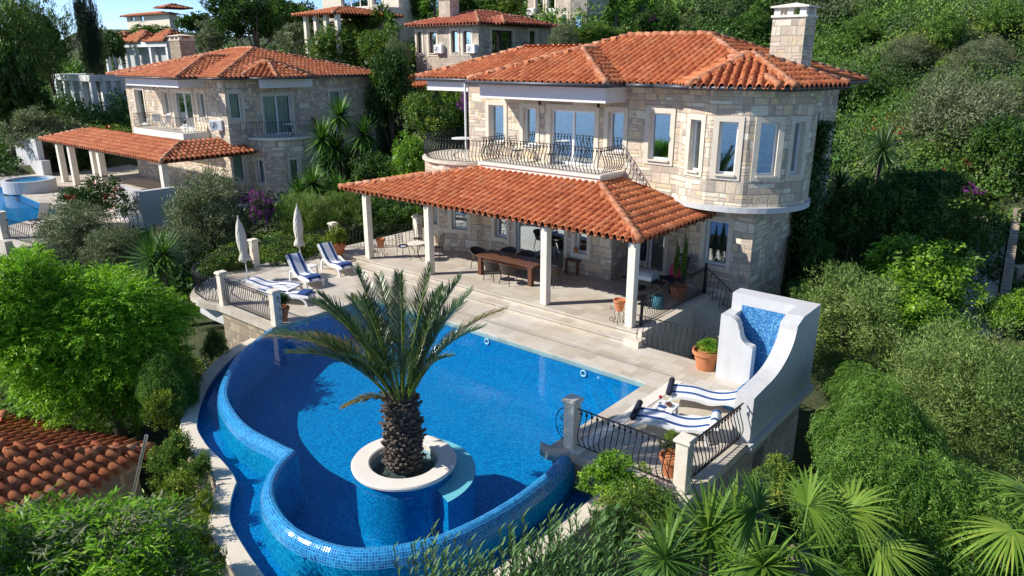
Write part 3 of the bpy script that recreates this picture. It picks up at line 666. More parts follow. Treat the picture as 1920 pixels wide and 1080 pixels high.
def roof(parent, comps, pw=.27, pr=.36, mt='tiles', keep=None, seed=1, name='roof', ridge_pred=None, ridges=True, tone0=0, pitchscale=1):
    r = random.Random(seed); mb = MB(); base = MB()
    for ci, c in enumerate(comps):
        oth = [o for o in comps if o is not c]
        for ei, (a, b, t, n, l) in enumerate(c.e):
            nc = int(l / pw); off = (l - nc * pw) / 2
            slope = c.pe[ei]
            for i in range(nc):
                x = off + (i + .5) * pw
                for k in range(80):
                    y = (k + .5) * pr - .06
                    u = a[0] + t[0] * x + n[0] * y; v = a[1] + t[1] * x + n[1] * y
                    ds = [p * d for p, d in zip(c.pe, c.dist(u, v))]; m = min(ds)
                    if ds[ei] > m + .10 * slope: break
                    hz = c.ze + ds[ei]
                    if any(o.h(u, v) > hz + .015 for o in oth): continue
                    if keep and not keep(u, v, hz): continue
                    tone = min(1, max(0, tone0 + r.betavariate(2.4, 2.6)))
                    y0 = k * pr - .10; y1 = (k + 1) * pr - .02; wv = r.uniform(-.010, .010); jx = r.uniform(-.009, .009)
                    lo = []; hi = []; lp = []
                    for (px, pz) in PROF:
                        xx = x + px * pw + jx
                        lo.append((a[0] + t[0] * xx + n[0] * y0, a[1] + t[1] * xx + n[1] * y0, c.ze + slope * y0 + pz + .027 + wv))
                        hi.append((a[0] + t[0] * xx + n[0] * y1, a[1] + t[1] * xx + n[1] * y1, c.ze + slope * y1 + pz * .8 + .004))
                        lp.append((lo[-1][0] + n[0] * .004, lo[-1][1] + n[1] * .004, lo[-1][2] - .027))
                    nn = len(PROF); fs = []
                    for q in range(nn - 1):
                        fs.append((q, q + 1, nn + q + 1, nn + q)); fs.append((2 * nn + q, 2 * nn + q + 1, q + 1, q))
                    mb.mesh(lo + hi + lp, fs, None, tone)
        # solid board under the tiles
        pts = c.P; cs = [s_ for s_ in c.ridges()]
        ns = 26
        xs = [p[0] for p in pts]; ys = [p[1] for p in pts]
        gx = np.linspace(min(xs), max(xs), ns); gy = np.linspace(min(ys), max(ys), ns)
        for i in range(ns - 1):
            for j in range(ns - 1):
                q = [(gx[i], gy[j]), (gx[i + 1], gy[j]), (gx[i + 1], gy[j + 1]), (gx[i], gy[j + 1])]
                z = [c.h(*p) for p in q]
                cu, cv = (gx[i] + gx[i + 1]) / 2, (gy[j] + gy[j + 1]) / 2
                if min(z) < -100 or (keep and not keep(cu, cv, c.h(cu, cv))): continue
                base.face([(p[0], p[1], zz - .075) for p, zz in zip(q, z)])
    ro = mb.build(name, M[mt], parent, True)
    for p in (): pass
    base.build('roof_board', M['underlay'], ro)
    if ridges:
        for c in comps:
            oth = [o for o in comps if o is not c]
            for (p, q) in c.ridges():
                L_ = (q - p).length
                if L_ < .3: continue
                rm = MB()
                k = int(L_ / .36); d = (q - p) / L_
                for i in range(k):
                    a = p + d * (i * L_ / k - .03); b = p + d * ((i + 1) * L_ / k + .03); mid = (a + b) / 2
                    if any(o.h(mid.x, mid.y) > mid.z + .03 for o in oth) or (keep and not keep(mid.x, mid.y, mid.z)):
                        if rm.v: rm.build('ridge', M['ridge'], ro, True); rm = MB()
                        continue
                    j = r.uniform(-.012, .012)
                    rm.tube([a + Vector((0, 0, .055 + j)), b + Vector((0, 0, .035 + j))], [.135, .105], 9, True, r.random())
                if rm.v: rm.build('ridge', M['ridge'], ro, True)
    return ro
def wall_seg(mb, A, B, z0, z1, ops=(), s_off=0.0, depth=.2, reveal=None):
    A = Vector((*A, 0)); B = Vector((*B, 0)); L_ = (B - A).length; t = (B - A) / L_; n = Vector((t.y, -t.x, 0))
    ss = sorted({0, L_, *[o[0] for o in ops], *[o[1] for o in ops]}); zs = sorted({z0, z1, *[o[2] for o in ops], *[o[3] for o in ops]})
    for i in range(len(ss) - 1):
        for j in range(len(zs) - 1):
            cs, cz = (ss[i] + ss[i + 1]) / 2, (zs[j] + zs[j + 1]) / 2
            if any(o[0] < cs < o[1] and o[2] < cz < o[3] for o in ops): continue
            q = [(ss[i], zs[j]), (ss[i + 1], zs[j]), (ss[i + 1], zs[j + 1]), (ss[i], zs[j + 1])]
            mb.face([A + t * a + Vector((0, 0, z)) for a, z in q], [(a + s_off, z) for a, z in q])
    for o in ops:
        c = [(o[0], o[2]), (o[1], o[2]), (o[1], o[3]), (o[0], o[3])]
        for k in range(4):
            a, b = c[k], c[(k + 1) % 4]
            pa = A + t * a[0] + Vector((0, 0, a[1])); pb = A + t * b[0] + Vector((0, 0, b[1]))
            (reveal or mb).face([pa, pb, pb - n * depth, pa - n * depth])
def wpix(A, B, x0, x1, y0, y1):
    A = Vector((*A, 0)); B = Vector((*B, 0)); t = (B - A).normalized(); n = Vector((t.y, -t.x, 0)); P = A
    nn = (n.x, n.y); ym = (y0 + y1) / 2; xm = (x0 + x1) / 2
    s = [(onplane(x, ym, P, nn) - A).dot(t) for x in (x0, x1)]
    z = [onplane(xm, y, P, nn).z for y in (y0, y1)]
    return (min(s), max(s), min(z), max(z))
def window(parent, A, B, op, leaves=1, frame='pvc', name='window', label=None, sur=.17, sill=True, surmat='trim', curtain=0, fw=.07, depth=.15, glass='glass', bottom=True):
    A = Vector((*A, 0)); B = Vector((*B, 0)); t = (B - A).normalized(); n = Vector((t.y, -t.x, 0))
    s0, s1, z0, z1 = op
    def P(s, z, d): return A + t * s + n * d + Vector((0, 0, z))
    def blk(mb, sa, sb, za, zb, da, db):
        v = [P(sa, za, da), P(sb, za, da), P(sb, za, db), P(sa, za, db), P(sa, zb, da), P(sb, zb, da), P(sb, zb, db), P(sa, zb, db)]
        mb.mesh(v, [(0, 1, 2, 3), (7, 6, 5, 4), (0, 4, 5, 1), (1, 5, 6, 2), (2, 6, 7, 3), (3, 7, 4, 0)])
    d0, d1 = -depth - .06, -depth
    mb = MB(); e = .003
    blk(mb, s0 + e, s1 - e, z0 + e, z0 + fw, d0, d1); blk(mb, s0 + e, s1 - e, z1 - fw, z1 - e, d0, d1)
    blk(mb, s0 + e, s0 + fw, z0 + fw, z1 - fw, d0, d1); blk(mb, s1 - fw, s1 - e, z0 + fw, z1 - fw, d0, d1)
    for k in range(1, leaves):
        x = s0 + (s1 - s0) * k / leaves; blk(mb, x - fw * .7, x + fw * .7, z0 + fw, z1 - fw, d0, d1)
    f = mb.build(name, M[frame], parent)
    if label: f['label'] = label
    mb = MB(); mb.face([P(s0 + fw, z0 + fw, d0 + .02), P(s1 - fw, z0 + fw, d0 + .02), P(s1 - fw, z1 - fw, d0 + .02), P(s0 + fw, z1 - fw, d0 + .02)])
    mb.build('pane', M[glass], f)
    if sur:
        mb = MB(); pr = .035
        blk(mb, s0 - sur, s0, z0 - (sur if bottom else 0), z1 + sur, .002, pr); blk(mb, s1, s1 + sur, z0 - (sur if bottom else 0), z1 + sur, .002, pr)
        blk(mb, s0, s1, z1, z1 + sur, .002, pr)
        c4 = [(s0, z0), (s1, z0), (s1, z1), (s0, z1)]
        for k in range(4): a, b = c4[k], c4[(k + 1) % 4]; mb.face([P(*a, .0015), P(*b, .0015), P(*b, -.22), P(*a, -.22)])
        if bottom: blk(mb, s0, s1, z0 - sur, z0, .002, pr)
        if sill: blk(mb, s0 - .02, s1 + .02, z0 - .05, z0 + .012, pr + .002, .10); 
        mb.build('surround', M[surmat], f)
    if curtain:
        mb = MB(); k = 14
        for (xa, xb) in (((s0 + fw, s0 + fw + (s1 - s0) * .38),) if curtain == 1 else ((s1 - fw - (s1 - s0) * .4, s1 - fw),) if curtain == 2 else ((s0 + fw, s1 - fw),)):
            for i in range(k):
                a, b = xa + (xb - xa) * i / k, xa + (xb - xa) * (i + 1) / k
                da, db = d0 - .09 + .025 * (i % 2), d0 - .09 + .025 * ((i + 1) % 2)
                mb.face([P(a, z0, da), P(b, z0, db), P(b, z1, db), P(a, z1, da)])
        mb.build('curtain', M['curtain'], f)
    return f
def door_leaf(*a, **k): return window(*a, **{**k, 'name': 'glass_door'})
BAL = [(0, 0), (.012, .06), (.075, .17), (.10, .27), (.08, .38), (.03, .52), (-.02, .66), (-.03, .76), (0, .86)]
BALN = 5
def belly(mb, p, n, h=.86, r=.008, amp=1.0, knob=True):
    pts = [Vector(p) + Vector((n[0] * a * amp, n[1] * a * amp, z * h / .86)) for a, z in BAL]
    mb.tube(pts, r, BALN)
    if knob:
        k = len(pts) - 2; mb.tube([pts[k] - Vector((0, 0, .03)), pts[k] + Vector((0, 0, .015))], r * 2.3, 6)
_bal_cache = {}
def railing(parent, path, h=.86, step=.135, single=False, name='railing', r=.010, amp=1.0, end=True, knob=True, toprail=.016):
    """path: 3-D points along the foot of the railing; the balusters belly out to the right of travel"""
    P = [Vector(p) for p in path]
    mb = MB()
    for i in range(len(P) - 1):
        d = (P[i + 1] - P[i]).normalized(); n = Vector((d.y, -d.x, 0))
        mb.bar(P[i] + Vector((0, 0, h)), P[i + 1] + Vector((0, 0, h)), toprail * 2, toprail * 1.2)
        mb.bar(P[i] + Vector((0, 0, .05)), P[i + 1] + Vector((0, 0, .05)), toprail * 1.5, toprail)
    ro = mb.build(name, M['iron'], parent) if not single else None
    key = (h, r, amp, knob)
    if key not in _bal_cache:
        b = MB(); belly(b, (0, 0, 0.04), (0, -1), h - .04, r, amp, knob); _bal_cache[key] = b.data('baluster', M['iron'], True)
    acc = 0.0; nxt = step * .5
    sm = mb if single else None
    for i in range(len(P) - 1):
        seg = P[i + 1] - P[i]; L_ = seg.length; d = seg / L_
        while nxt <= acc + L_:
            q = P[i] + d * (nxt - acc)
            if single: belly(sm, q + Vector((0, 0, .04)), (d.y, -d.x), h - .04, r, amp, False)
            else: share('baluster', _bal_cache[key], ro, q, math.atan2(d.y, d.x))
            nxt += step
        acc += L_
    if single: ro = sm.build(name, M['iron'], parent)
    return ro
def gutter(parent, path, r=.06):
    mb = MB()
    for a, b in zip(path[:-1], path[1:]): mb.tube([Vector(a), Vector(b)], r, 8)
    return mb.build('gutter', M['gutter'], parent, True)
def chimney(parent, cx, cy, zb, zt, sx, sy, mt='stone', cap='white'):
    mb = MB(); mb.box(cx - sx / 2, cx + sx / 2, cy - sy / 2, cy + sy / 2, zb, zt - .42); ch = mb.build('chimney', M[mt], parent)
    mb = MB(); mb.box(cx - sx / 2 - .05, cx + sx / 2 + .05, cy - sy / 2 - .05, cy + sy / 2 + .05, zt - .42, zt - .34)
    for a in (-1, 1):
        for b in (-1, 1):
            x, y = cx + a * (sx / 2 - .13), cy + b * (sy / 2 - .13); mb.box(x - .11, x + .11, y - .11, y + .11, zt - .338, zt - .1)
    mb.box(cx - .1, cx + .1, cy - sy / 2 + .04, cy - sy / 2 + .2, zt - .338, zt - .1)
    v = [(cx + a * (sx / 2 + .09), cy + b * (sy / 2 + .09), zt - .098) for a, b in ((-1, -1), (1, -1), (1, 1), (-1, 1))]
    v += [(p[0], p[1], zt - .05) for p in v] + [(cx, cy, zt + .08)]
    mb.mesh(v, [(3, 2, 1, 0), (0, 1, 5, 4), (1, 2, 6, 5), (2, 3, 7, 6), (3, 0, 4, 7), (4, 5, 8), (5, 6, 8), (6, 7, 8), (7, 4, 8)])
    mb.build('chimney_cap', M['trim_white'] if cap == 'white' else M[cap], ch)
    return ch
def post(mb, x, y, z0, z1, w_=.32):
    mb.box(x - w_ / 2, x + w_ / 2, y - w_ / 2, y + w_ / 2, z0, z1)
def wall_lantern(parent, p, n):
    mb = MB(); p = Vector(p); n = Vector((*n, 0))
    mb.tube([p, p + n * .12 + Vector((0, 0, .06)), p + n * .16], .012, 5)
    c = p + n * .16
    for (ra, za, rb, zb) in ((.03, .0, .085, -.05), (.075, -.06, .05, -.26), (.055, -.26, .02, -.30)):
        mb.lathe([(ra, za), (rb, zb)], c, 6)
    return mb.build('wall_lantern', M['iron'], parent)

# ------------------------------------------------------------------ the main villa
VL = thing('stone_villa', 'large cream stone villa with red tiled roofs, rounded tower and veranda behind the palm pool', 'villa', (0, 0, 0))
ZE = 7.36
TC_, TR = (-10.1, 24.4), 2.25
Rr = TR / math.cos(R_(14.75))
tv = [(TC_[0] + Rr * math.cos(R_(a)), TC_[1] + Rr * math.sin(R_(a))) for a in (-122.75, -93.25, -63.75, -34.25, -4.75, 24.75, 54.25)]
VU = 22.7; UX0 = -21.4; UX1 = -8.9; VBK = 30.4
Z1 = 3.62
wm = MB(); rv = MB()
seg_up = [((UX0, VU), (-11.62, VU)), ((-11.62, VU), tv[0])] + list(zip(tv[:-1], tv[1:])) + [(tv[-1], (UX1, 26.45)), ((UX1, 26.45), (UX1, VBK)), ((UX1, VBK), (UX0, VBK)), ((UX0, VBK), (UX0, VU))]
fr = seg_up[0]
op_up = {0: [wpix(*fr, 917, 945, 197, 266), wpix(*fr, 981, 1005, 202, 272), wpix(*fr, 1032, 1114, 207, 311), wpix(*fr, 1140, 1169, 210, 285), wpix(*fr, 1217, 1256, 212, 300)]}
op_up[0][2] = (*op_up[0][2][:2], 4.31, op_up[0][2][3])
for k, b in ((2, (1294, 1314, 217, 312)), (3, (1346, 1382, 223, 319)), (4, (1423, 1458, 224, 322)), (5, (1486, 1506, 223, 316))):
    op_up[k] = [wpix(*seg_up[k], *b)]
    o_ = op_up[k][0]; L_ = math.dist(*seg_up[k]); op_up[k] = [(max(.2, o_[0]), min(L_ - .2, o_[1]), 4.62, 6.28)]
op_up[9] = [(1.1, 1.95, 4.5, 6.3)]
s_ = 0
for i, (a, b) in enumerate(seg_up):
    wall_seg(wm, a, b, Z1 - .02, ZE - .03, op_up.get(i, ()), s_, .2, rv); s_ += math.dist(a, b)
BR = 2.46; BC = (-21.6, 23.6)
bv = [(BC[0] + BR * math.cos(R_(a)), BC[1] + BR * math.sin(R_(a))) for a in (-191.5, -156.5, -121.5, -86.5, -51.5)]
VLW = 21.9
seg_lo = list(zip(bv[:-1], bv[1:])) + [(bv[-1], (-19.98, VLW)), ((-19.98, VLW), (-13.6, VLW)), ((-13.6, VLW), (-13.6, 23.75)), ((-13.6, 23.75), (-11.1, 23.75)), ((-11.1, 23.75), (-11.1, 23.0)), ((-11.1, 23.0), (-8.85, 23.0)), ((-8.85, 23.0), (-8.9, VBK)), ((-8.9, VBK), (-24, VBK)), ((-24, VBK), bv[0])]
op_lo = {2: [wpix(*seg_lo[2], 814, 826, 384, 409)], 3: [wpix(*seg_lo[3], 855, 876, 384, 418)],
         5: [wpix(*seg_lo[5], 928, 950, 400, 455), wpix(*seg_lo[5], 968, 1058, 405, 500), wpix(*seg_lo[5], 1078, 1101, 425, 482)],
         7: [wpix(*seg_lo[7], 1152, 1178, 420, 482), wpix(*seg_lo[7], 1216, 1246, 420, 510)], 9: [wpix(*seg_lo[9], 1321, 1364, 414, 498)]}
op_lo[2] = [(.45, .95, 1.35, 2.7)]; op_lo[3] = [(.35, 1.05, 1.3, 2.7)]
o5 = op_lo[5]
op_lo[5] = [(o5[0][0], o5[0][1], 1.15, 2.75), (o5[1][0], o5[1][1], .36, 2.75), (o5[2][0], o5[2][1], 1.15, 2.75)]
o7 = op_lo[7]; op_lo[7] = [(max(.3, o7[0][0]), o7[0][1], 1.3, 2.7), (o7[1][0], min(2.3, o7[1][1]), .36, 2.75)]
s_ = 3.3
for i, (a, b) in enumerate(seg_lo):
    wall_seg(wm, a, b, -2.2, (4.02 if i < 5 else Z1), op_lo.get(i, ()), s_, .2, rv); s_ += math.dist(a, b)
wall_o = wm.build('wall', M['stone'], VL)
# floors inside so that rooms are dark and closed
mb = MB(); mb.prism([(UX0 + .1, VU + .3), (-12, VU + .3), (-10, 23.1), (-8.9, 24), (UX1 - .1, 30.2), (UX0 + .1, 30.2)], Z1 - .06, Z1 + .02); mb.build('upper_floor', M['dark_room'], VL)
for i, ops in op_up.items():
    for k, o_ in enumerate(ops):
        a, b = seg_up[i]
        if i == 0 and k == 2: window(VL, a, b, o_, 2, name='glass_door', sur=.2, bottom=False, sill=False, depth=.1, label='wide white double glass door on the balcony')
        else: window(VL, a, b, o_, 1, curtain={(0, 0): 2, (0, 1): 1, (0, 3): 1, (0, 4): 1}.get((i, k), 3 if i == 5 else 0), glass='glass')
for i, ops in op_lo.items():
    for k, o_ in enumerate(ops):
        a, b = seg_lo[i]
        if (i, k) in ((5, 1), (7, 1)): window(VL, a, b, o_, 2 if i == 5 else 1, name='glass_door', sur=.16, bottom=False, sill=False, depth=.08)
        else: window(VL, a, b, o_, 1, curtain=3 if i == 9 else 0)
# tower ledge, fascia beams, balcony slab
mb = MB(); ring = [(TC_[0] + (Rr + .07) * math.cos(R_(a)), TC_[1] + (Rr + .07) * math.sin(R_(a))) for a in np.arange(-155, 60, 7.375)]
mb.prism(ring + [(-10.1, 25.5), (-11.5, 24.5)], Z1 - .20, Z1 - .022); mb.build('tower_ledge', M['white'], VL)
mb = MB(); mb.box(-19.5, -13.75, 21.35, 21.65, 6.72, ZE - .09); mb.box(-14.05, -13.75, 21.652, VU, 6.72, ZE - .09); mb.box(-19.5, -19.2, 21.652, VU, 6.72, ZE - .09)
mb.box(-23.9, -21.45, 22.75, 23.0, 6.85, ZE - .09); mb.box(-23.9, -23.65, 23.002, 28.8, 6.85, ZE - .09)
mb.build('eave_beam', M['soffit'], VL)
mb = MB(); mb.box(-23.85, -23.7, 28.3, 28.45, 3.6, 6.846); mb.tube([(-21.5, 22.62, 3.9), (-21.5, 22.62, 7.2)], .045, 8); mb.build('rainwater_pipe', M['pvc'], VL)
SZ = 4.30
mb = MB(); mb.box(-19.35, -13.75, 21.15, VU - .002, SZ - .34, SZ - .10); mb.box(-19.42, -13.68, 21.08, VU - .004, SZ - .098, SZ); mb.build('balcony_slab', M['trim_white'], VL)
railing(VL, [(-19.3, VU - .1, SZ), (-19.3, 21.2, SZ), (-13.8, 21.2, SZ), (-13.8, VU - .05, SZ)], .92, .155, name='balcony_railing', amp=1.25, r=.016)
# round terrace over the left bay
bt = [(BC[0] + (BR + .06) * math.cos(R_(a)), BC[1] + (BR + .06) * math.sin(R_(a))) for a in range(-200, -40, 10)]
mb = MB(); mb.prism(bt + [(-19.44, 21.6), (-19.44, VU - .01), (-21.4, VU - .01), (-21.4, 25.5)], 4.022, 4.12); mb.build('terrace_coping', M['trim'], VL)
rt = [(BC[0] + (BR - .12) * math.cos(R_(a)), BC[1] + (BR - .12) * math.sin(R_(a)), 4.12) for a in range(-200, -60, 10)]
railing(VL, rt + [(-19.6, 21.7, 4.12), (-19.6, 22.55, 4.12)], .9, .16, single=True, name='terrace_railing', r=.015)
for (px, py) in ((1017, 182), (1127, 186)):
    p = onplane(px, py, (0, VU), (0, 1)); wall_lantern(VL, (p.x, VU - .005, p.z), (0, -1))
# roofs
hm = Hip([(-20.7, 22.1), (-8.2, 22.1), (-8.2, 31.2), (-20.7, 31.2)], ZE, .36)
hw = Hip([(-24.3, 22.6), (-10, 22.6), (-10, 29.3), (-24.3, 29.3)], ZE, .36)
hg = Hip([(-19.8, 21.0), (-13.55, 21.0), (-13.55, 30), (-19.8, 30)], ZE, .36)
tp = [(TC_[0] + 3.1 * math.cos(R_(a)), TC_[1] + 3.1 * math.sin(R_(a))) for a in range(-162, 198, 60)]
ht = Hip(tp, ZE, .36)
roof(VL, [hm, hw, hg, ht], seed=3)
ch = chimney(VL, -9.75, 27.1, 7.3, 9.95, 1.15, 1.05)
ev = ZE - .05
tpe = [(p[0], p[1], ev) for p in tp]
def g3(*pts): return [(x, y, ev) for x, y in pts]
gutter(VL, g3((-24.35, 29.3), (-24.35, 22.55), (-19.85, 22.55), (-19.85, 20.95), (-13.5, 20.95), (-13.5, 22.05), (-12.3, 22.05)) + [tpe[1], tpe[2], tpe[3]] + g3((-8.15, 26.6), (-8.15, 31.2)), .075)
mb = MB(); mb.prism([(-24.2, 22.7), (-19.7, 22.7), (-19.7, 21.1), (-13.6, 21.1), (-13.6, 22.2), (-12.4, 22.3)] + [(TC_[0] + 3.0 * math.cos(R_(a)), TC_[1] + 3.0 * math.sin(R_(a))) for a in (-102, -42, 18)] + [(-8.3, 26), (-8.3, 31.1), (-20.6, 31.1), (-20.6, 29.2), (-24.2, 29.2)], ZE - .085, ZE - .045)
mb.build('soffit', M['soffit'], VL)
# veranda
VE, VP = 3.13, [.275, .25, .275, .178]
class HipV(Hip):
    def ridges(s):
        out = []
        for c, sg, pe in ((s.P[0], 1, s.pe[3]), (s.P[1], -1, s.pe[1])):
            L_ = 3.3; out.append((Vector((c[0], c[1], s.ze)), Vector((c[0] + sg * L_ * s.pe[0] / pe, c[1] + L_, s.ze + s.pe[0] * L_))))
        return out
hv = HipV([(-24.25, 18.0), (-10.25, 18.0), (-10.25, 27), (-24.25, 27)], VE, VP)
def keepv(u, v, z):
    if z > 3.99 or v > 23.4: return False
    if v > VLW + .05 and -20 < u < -13.65: return False
    if math.hypot(u - BC[0], v - BC[1]) < BR: return False
    if math.hypot(u - TC_[0], v - TC_[1]) < TR and z > Z1 - .25: return False
    if v > 21.1 and -19.4 < u < -13.7 and z > SZ - .40: return False
    if v > 22.95 and u > -11.1: return False
    if u < -21.6 and v > 22.5: return False
    return True
roof(VL, [hv], keep=keepv, seed=5, name='veranda_roof')
mb = MB()
PX = [-10.55, -13.83, -19.33, -22.9]
for i, x in enumerate(PX):
    b = MB(); post(b, x, 18.24, .34, 3.0, .26); c_ = b.build('column', M['post'], VL, bevel=.02)
mb.box(-24.0, -10.45, 18.14, 18.34, 3.004, 3.10); mb.box(-10.6, -10.42, 18.342, 22.9, 3.004, 3.10)
x = -23.8
while x < -10.6:
    z_ = max(.1, min(3.0, (-10.25 - x) * .88, (x + 24.25) * .6)); mb.bar((x, 17.95, VE - .08), (x, 17.95 + z_, VE - .08 + .275 * z_), .08, .10); x += .62
y = 19.0
while y < 22.8:
    z_ = min(3.1, (y - 18.0)); mb.bar((-10.2, y, VE - .08), (-10.2 - z_, y, VE - .08 + .25 * z_), .08, .10); y += .62
mb.build('rafter', M['rafter'], VL)
railing(VL, [(-10.3, 18.5, .34), (-10.3, 22.75, .34)], .95, .13, name='veranda_railing')
railing(VL, [(-10.28, 22.75, .34), (-7.0, 22.7, -1.9)], .95, .17, single=True, name='stair_railing')
mb = MB(); mb.bar((-10.3, 22.78, .34), (-10.3, 22.78, 1.42), .07, .07, (0, 1, 0)); mb.bar((-10.3, 18.46, .34), (-10.3, 18.46, 1.36), .07, .07, (0, 1, 0)); mb.build('railing_post', M['iron'], VL)
mb = MB()
for k in range(10): mb.box(-10.0 + k * .32, -9.68 + k * .32, 21.6, 22.95, -2.2, .16 - k * .2)
mb.build('sunken_stair', M['trim'], VL)

# ------------------------------------------------------------------ the villa further left
V2 = thing('stone_villa', 'second stone villa on the left with round balcony, tiled veranda and its own pool', 'villa', (0, 0, 0))
E2 = 7.06; W2 = 22.9; U2 = -41.3
wm = MB(); rv = MB()
s2 = [((-54.6, W2), (U2, W2)), ((U2, W2), (U2, 34.1)), ((U2, 34.1), (-54.6, 34.1)), ((-54.6, 34.1), (-54.6, W2))]
oa = [wpix(*s2[0], 256, 272, 168, 232), wpix(*s2[0], 304, 316, 172, 215), wpix(*s2[0], 327, 362, 173, 243), wpix(*s2[0], 371, 384, 174, 220)]
ob = [wpix(*s2[1], 431, 453, 174, 224), wpix(*s2[1], 495, 548, 178, 250), wpix(*s2[1], 619, 641, 170, 208), wpix(*s2[1], 438, 460, 290, 342)]
oa[2] = (*oa[2][:2], 3.85, oa[2][3]); ob[1] = (*ob[1][:2], 3.55, ob[1][3])
wall_seg(wm, *s2[0], -.6, E2 - .03, oa, 0, .2, rv); wall_seg(wm, *s2[1], -2.0, E2 - .03, ob, 14, .2, rv); wall_seg(wm, *s2[2], -.5, E2 - .03); wall_seg(wm, *s2[3], -.5, E2 - .03)
bc2 = (U2, 26.4); b2 = [(bc2[0] + 2.15 * math.cos(R_(a)), bc2[1] + 2.15 * math.sin(R_(a))) for a in (-90, -60, -30, 0, 30, 60, 90)]
for i in range(6):
    L_ = math.dist(b2[i], b2[i + 1]); ops = [(.28, L_ - .28, .7, 2.2)] if i in (0, 2, 4) else ()
    wall_seg(wm, b2[i], b2[i + 1], -2.0, 3.4, ops, i * 1.1, .15, rv)
    if ops: window(V2, b2[i], b2[i + 1], ops[0], 1, sur=.14, curtain=3, glass='glass_clear')
w_o = wm.build('wall', M['stone'], V2)
for k, o_ in enumerate(oa): window(V2, *s2[0], o_, 2 if k == 2 else 1, name='glass_door' if k == 2 else 'window', bottom=k != 2, sill=k != 2, curtain=(0, 0, 2, 0)[k])
for k, o_ in enumerate(ob): window(V2, *s2[1], o_, 2 if k == 1 else 1, name='glass_door' if k == 1 else 'window', bottom=k != 1, sill=k != 1, curtain=3, glass='glass_clear')
cap = [(bc2[0] + 2.32 * math.cos(R_(a)), bc2[1] + 2.32 * math.sin(R_(a))) for a in range(-90, 91, 10)]
mb = MB(); mb.prism(cap, 3.402, 3.55); mb.build('round_balcony_slab', M['trim_white'], V2)
railing(V2, [(p[0] - .08, p[1], 3.55) for p in cap], .95, .17, single=True, name='round_balcony_railing', amp=1.3, r=.013)
mb = MB(); mb.box(-50.3, -43.6, 21.2, W2 - .002, 3.45, 3.82); mb.build('balcony_slab', M['trim_white'], V2)
railing(V2, [(-50.2, W2 - .1, 3.82), (-50.2, 21.3, 3.82), (-43.7, 21.3, 3.82), (-43.7, W2 - .1, 3.82)], .92, .2, single=True, name='balcony_railing', amp=1.3, r=.013)
h1 = Hip([(-55.6, 22.2), (-40.6, 22.2), (-40.6, 34.9), (-55.6, 34.9)], E2, .27)
h2 = Hip([(-50.9, 20.9), (-42.9, 20.9), (-42.9, 33), (-50.9, 33)], E2, .30)
h3 = Hip([(-42.0 + 2.9 * math.cos(R_(a)), 26.4 + 2.9 * math.sin(R_(a))) for a in range(22, 382, 45)], E2, .36)
roof(V2, [h1, h2, h3], .30, .42, seed=8)
mb = MB(); mb.prism([(-55.5, 22.3), (-50.8, 22.3), (-50.8, 21.0), (-43.0, 21.0), (-43.0, 22.3), (-40.7, 22.3), (-40.7, 34.8), (-55.5, 34.8)], E2 - .085, E2 - .045)
mb.prism([(-40.698, 24.1), (-39.3, 25.3), (-39.3, 27.5), (-40.698, 28.7)], E2 - .085, E2 - .045); mb.build('soffit', M['soffit'], V2)
gutter(V2, [(x, y, E2 - .03) for x, y in ((-55.6, 22.1), (-50.95, 22.1), (-50.95, 20.85), (-42.85, 20.85), (-42.85, 22.15), (-40.55, 22.15), (-40.55, 24.0), (-39.2, 25.2), (-39.2, 27.6), (-40.55, 28.8), (-40.55, 34.9))], .06)
mb = MB(); mb.box(-50.4, -43.4, 21.2, 21.5, 6.5, E2 - .09); mb.box(-43.7, -43.4, 21.502, W2, 6.5, E2 - .09); mb.box(-40.3, -40.05, 24.6, 28.2, 6.45, E2 - .09); mb.build('eave_beam', M['soffit'], V2)
cp = D(342, 90, 57); chimney(V2, cp.x, cp.y, 7.0, 8.2 + 40 / FPX * 57, 1.7, 1.2, 'rubble', 'trim')
hv2 = Hip([(-58.2, 18.1), (-40.2, 18.1), (-40.2, 27), (-58.2, 27)], 2.78, .28)
def keep2(u, v, z): return not (z > 3.42 or v > 24.0 or (v > W2 and u < U2 + .05) or (v > 21.15 and -50.3 < u < -43.6 and z > 3.43) or math.hypot(u - bc2[0], v - bc2[1]) < 2.2 or (u < -54.6 and v > 22.2))
roof(V2, [hv2], .30, .42, keep=keep2, seed=9, name='veranda_roof')
mb = MB(); mb.box(-57.8, -40.4, 18.2, 18.4, 2.62, 2.74); mb.box(-40.6, -40.4, 18.402, 23.8, 2.62, 2.74); mb.build('rafter', M['rafter'], V2)
for (px, py) in ((117, 341), (163, 344), (248, 350)):
    p = G(px, py, 0); b = MB(); post(b, p.x, 18.45, -.1, 2.62, .36); b.build('column', M['post'], V2)
for x, y in ((-40.75, 18.45), (-49.2, 18.45)):
    b = MB(); post(b, x, y, -.1, 2.62, .36); b.build('column', M['post'], V2)
mb = MB(); A_c = onplane(1, 1, (0, 1), (0, 1))
acp = wpix(*s2[0], 403, 428, 224, 245)
mb = MB(); mb.box(-42.6, -41.7, W2 - .36, W2 - .02, 3.9, 4.6); 
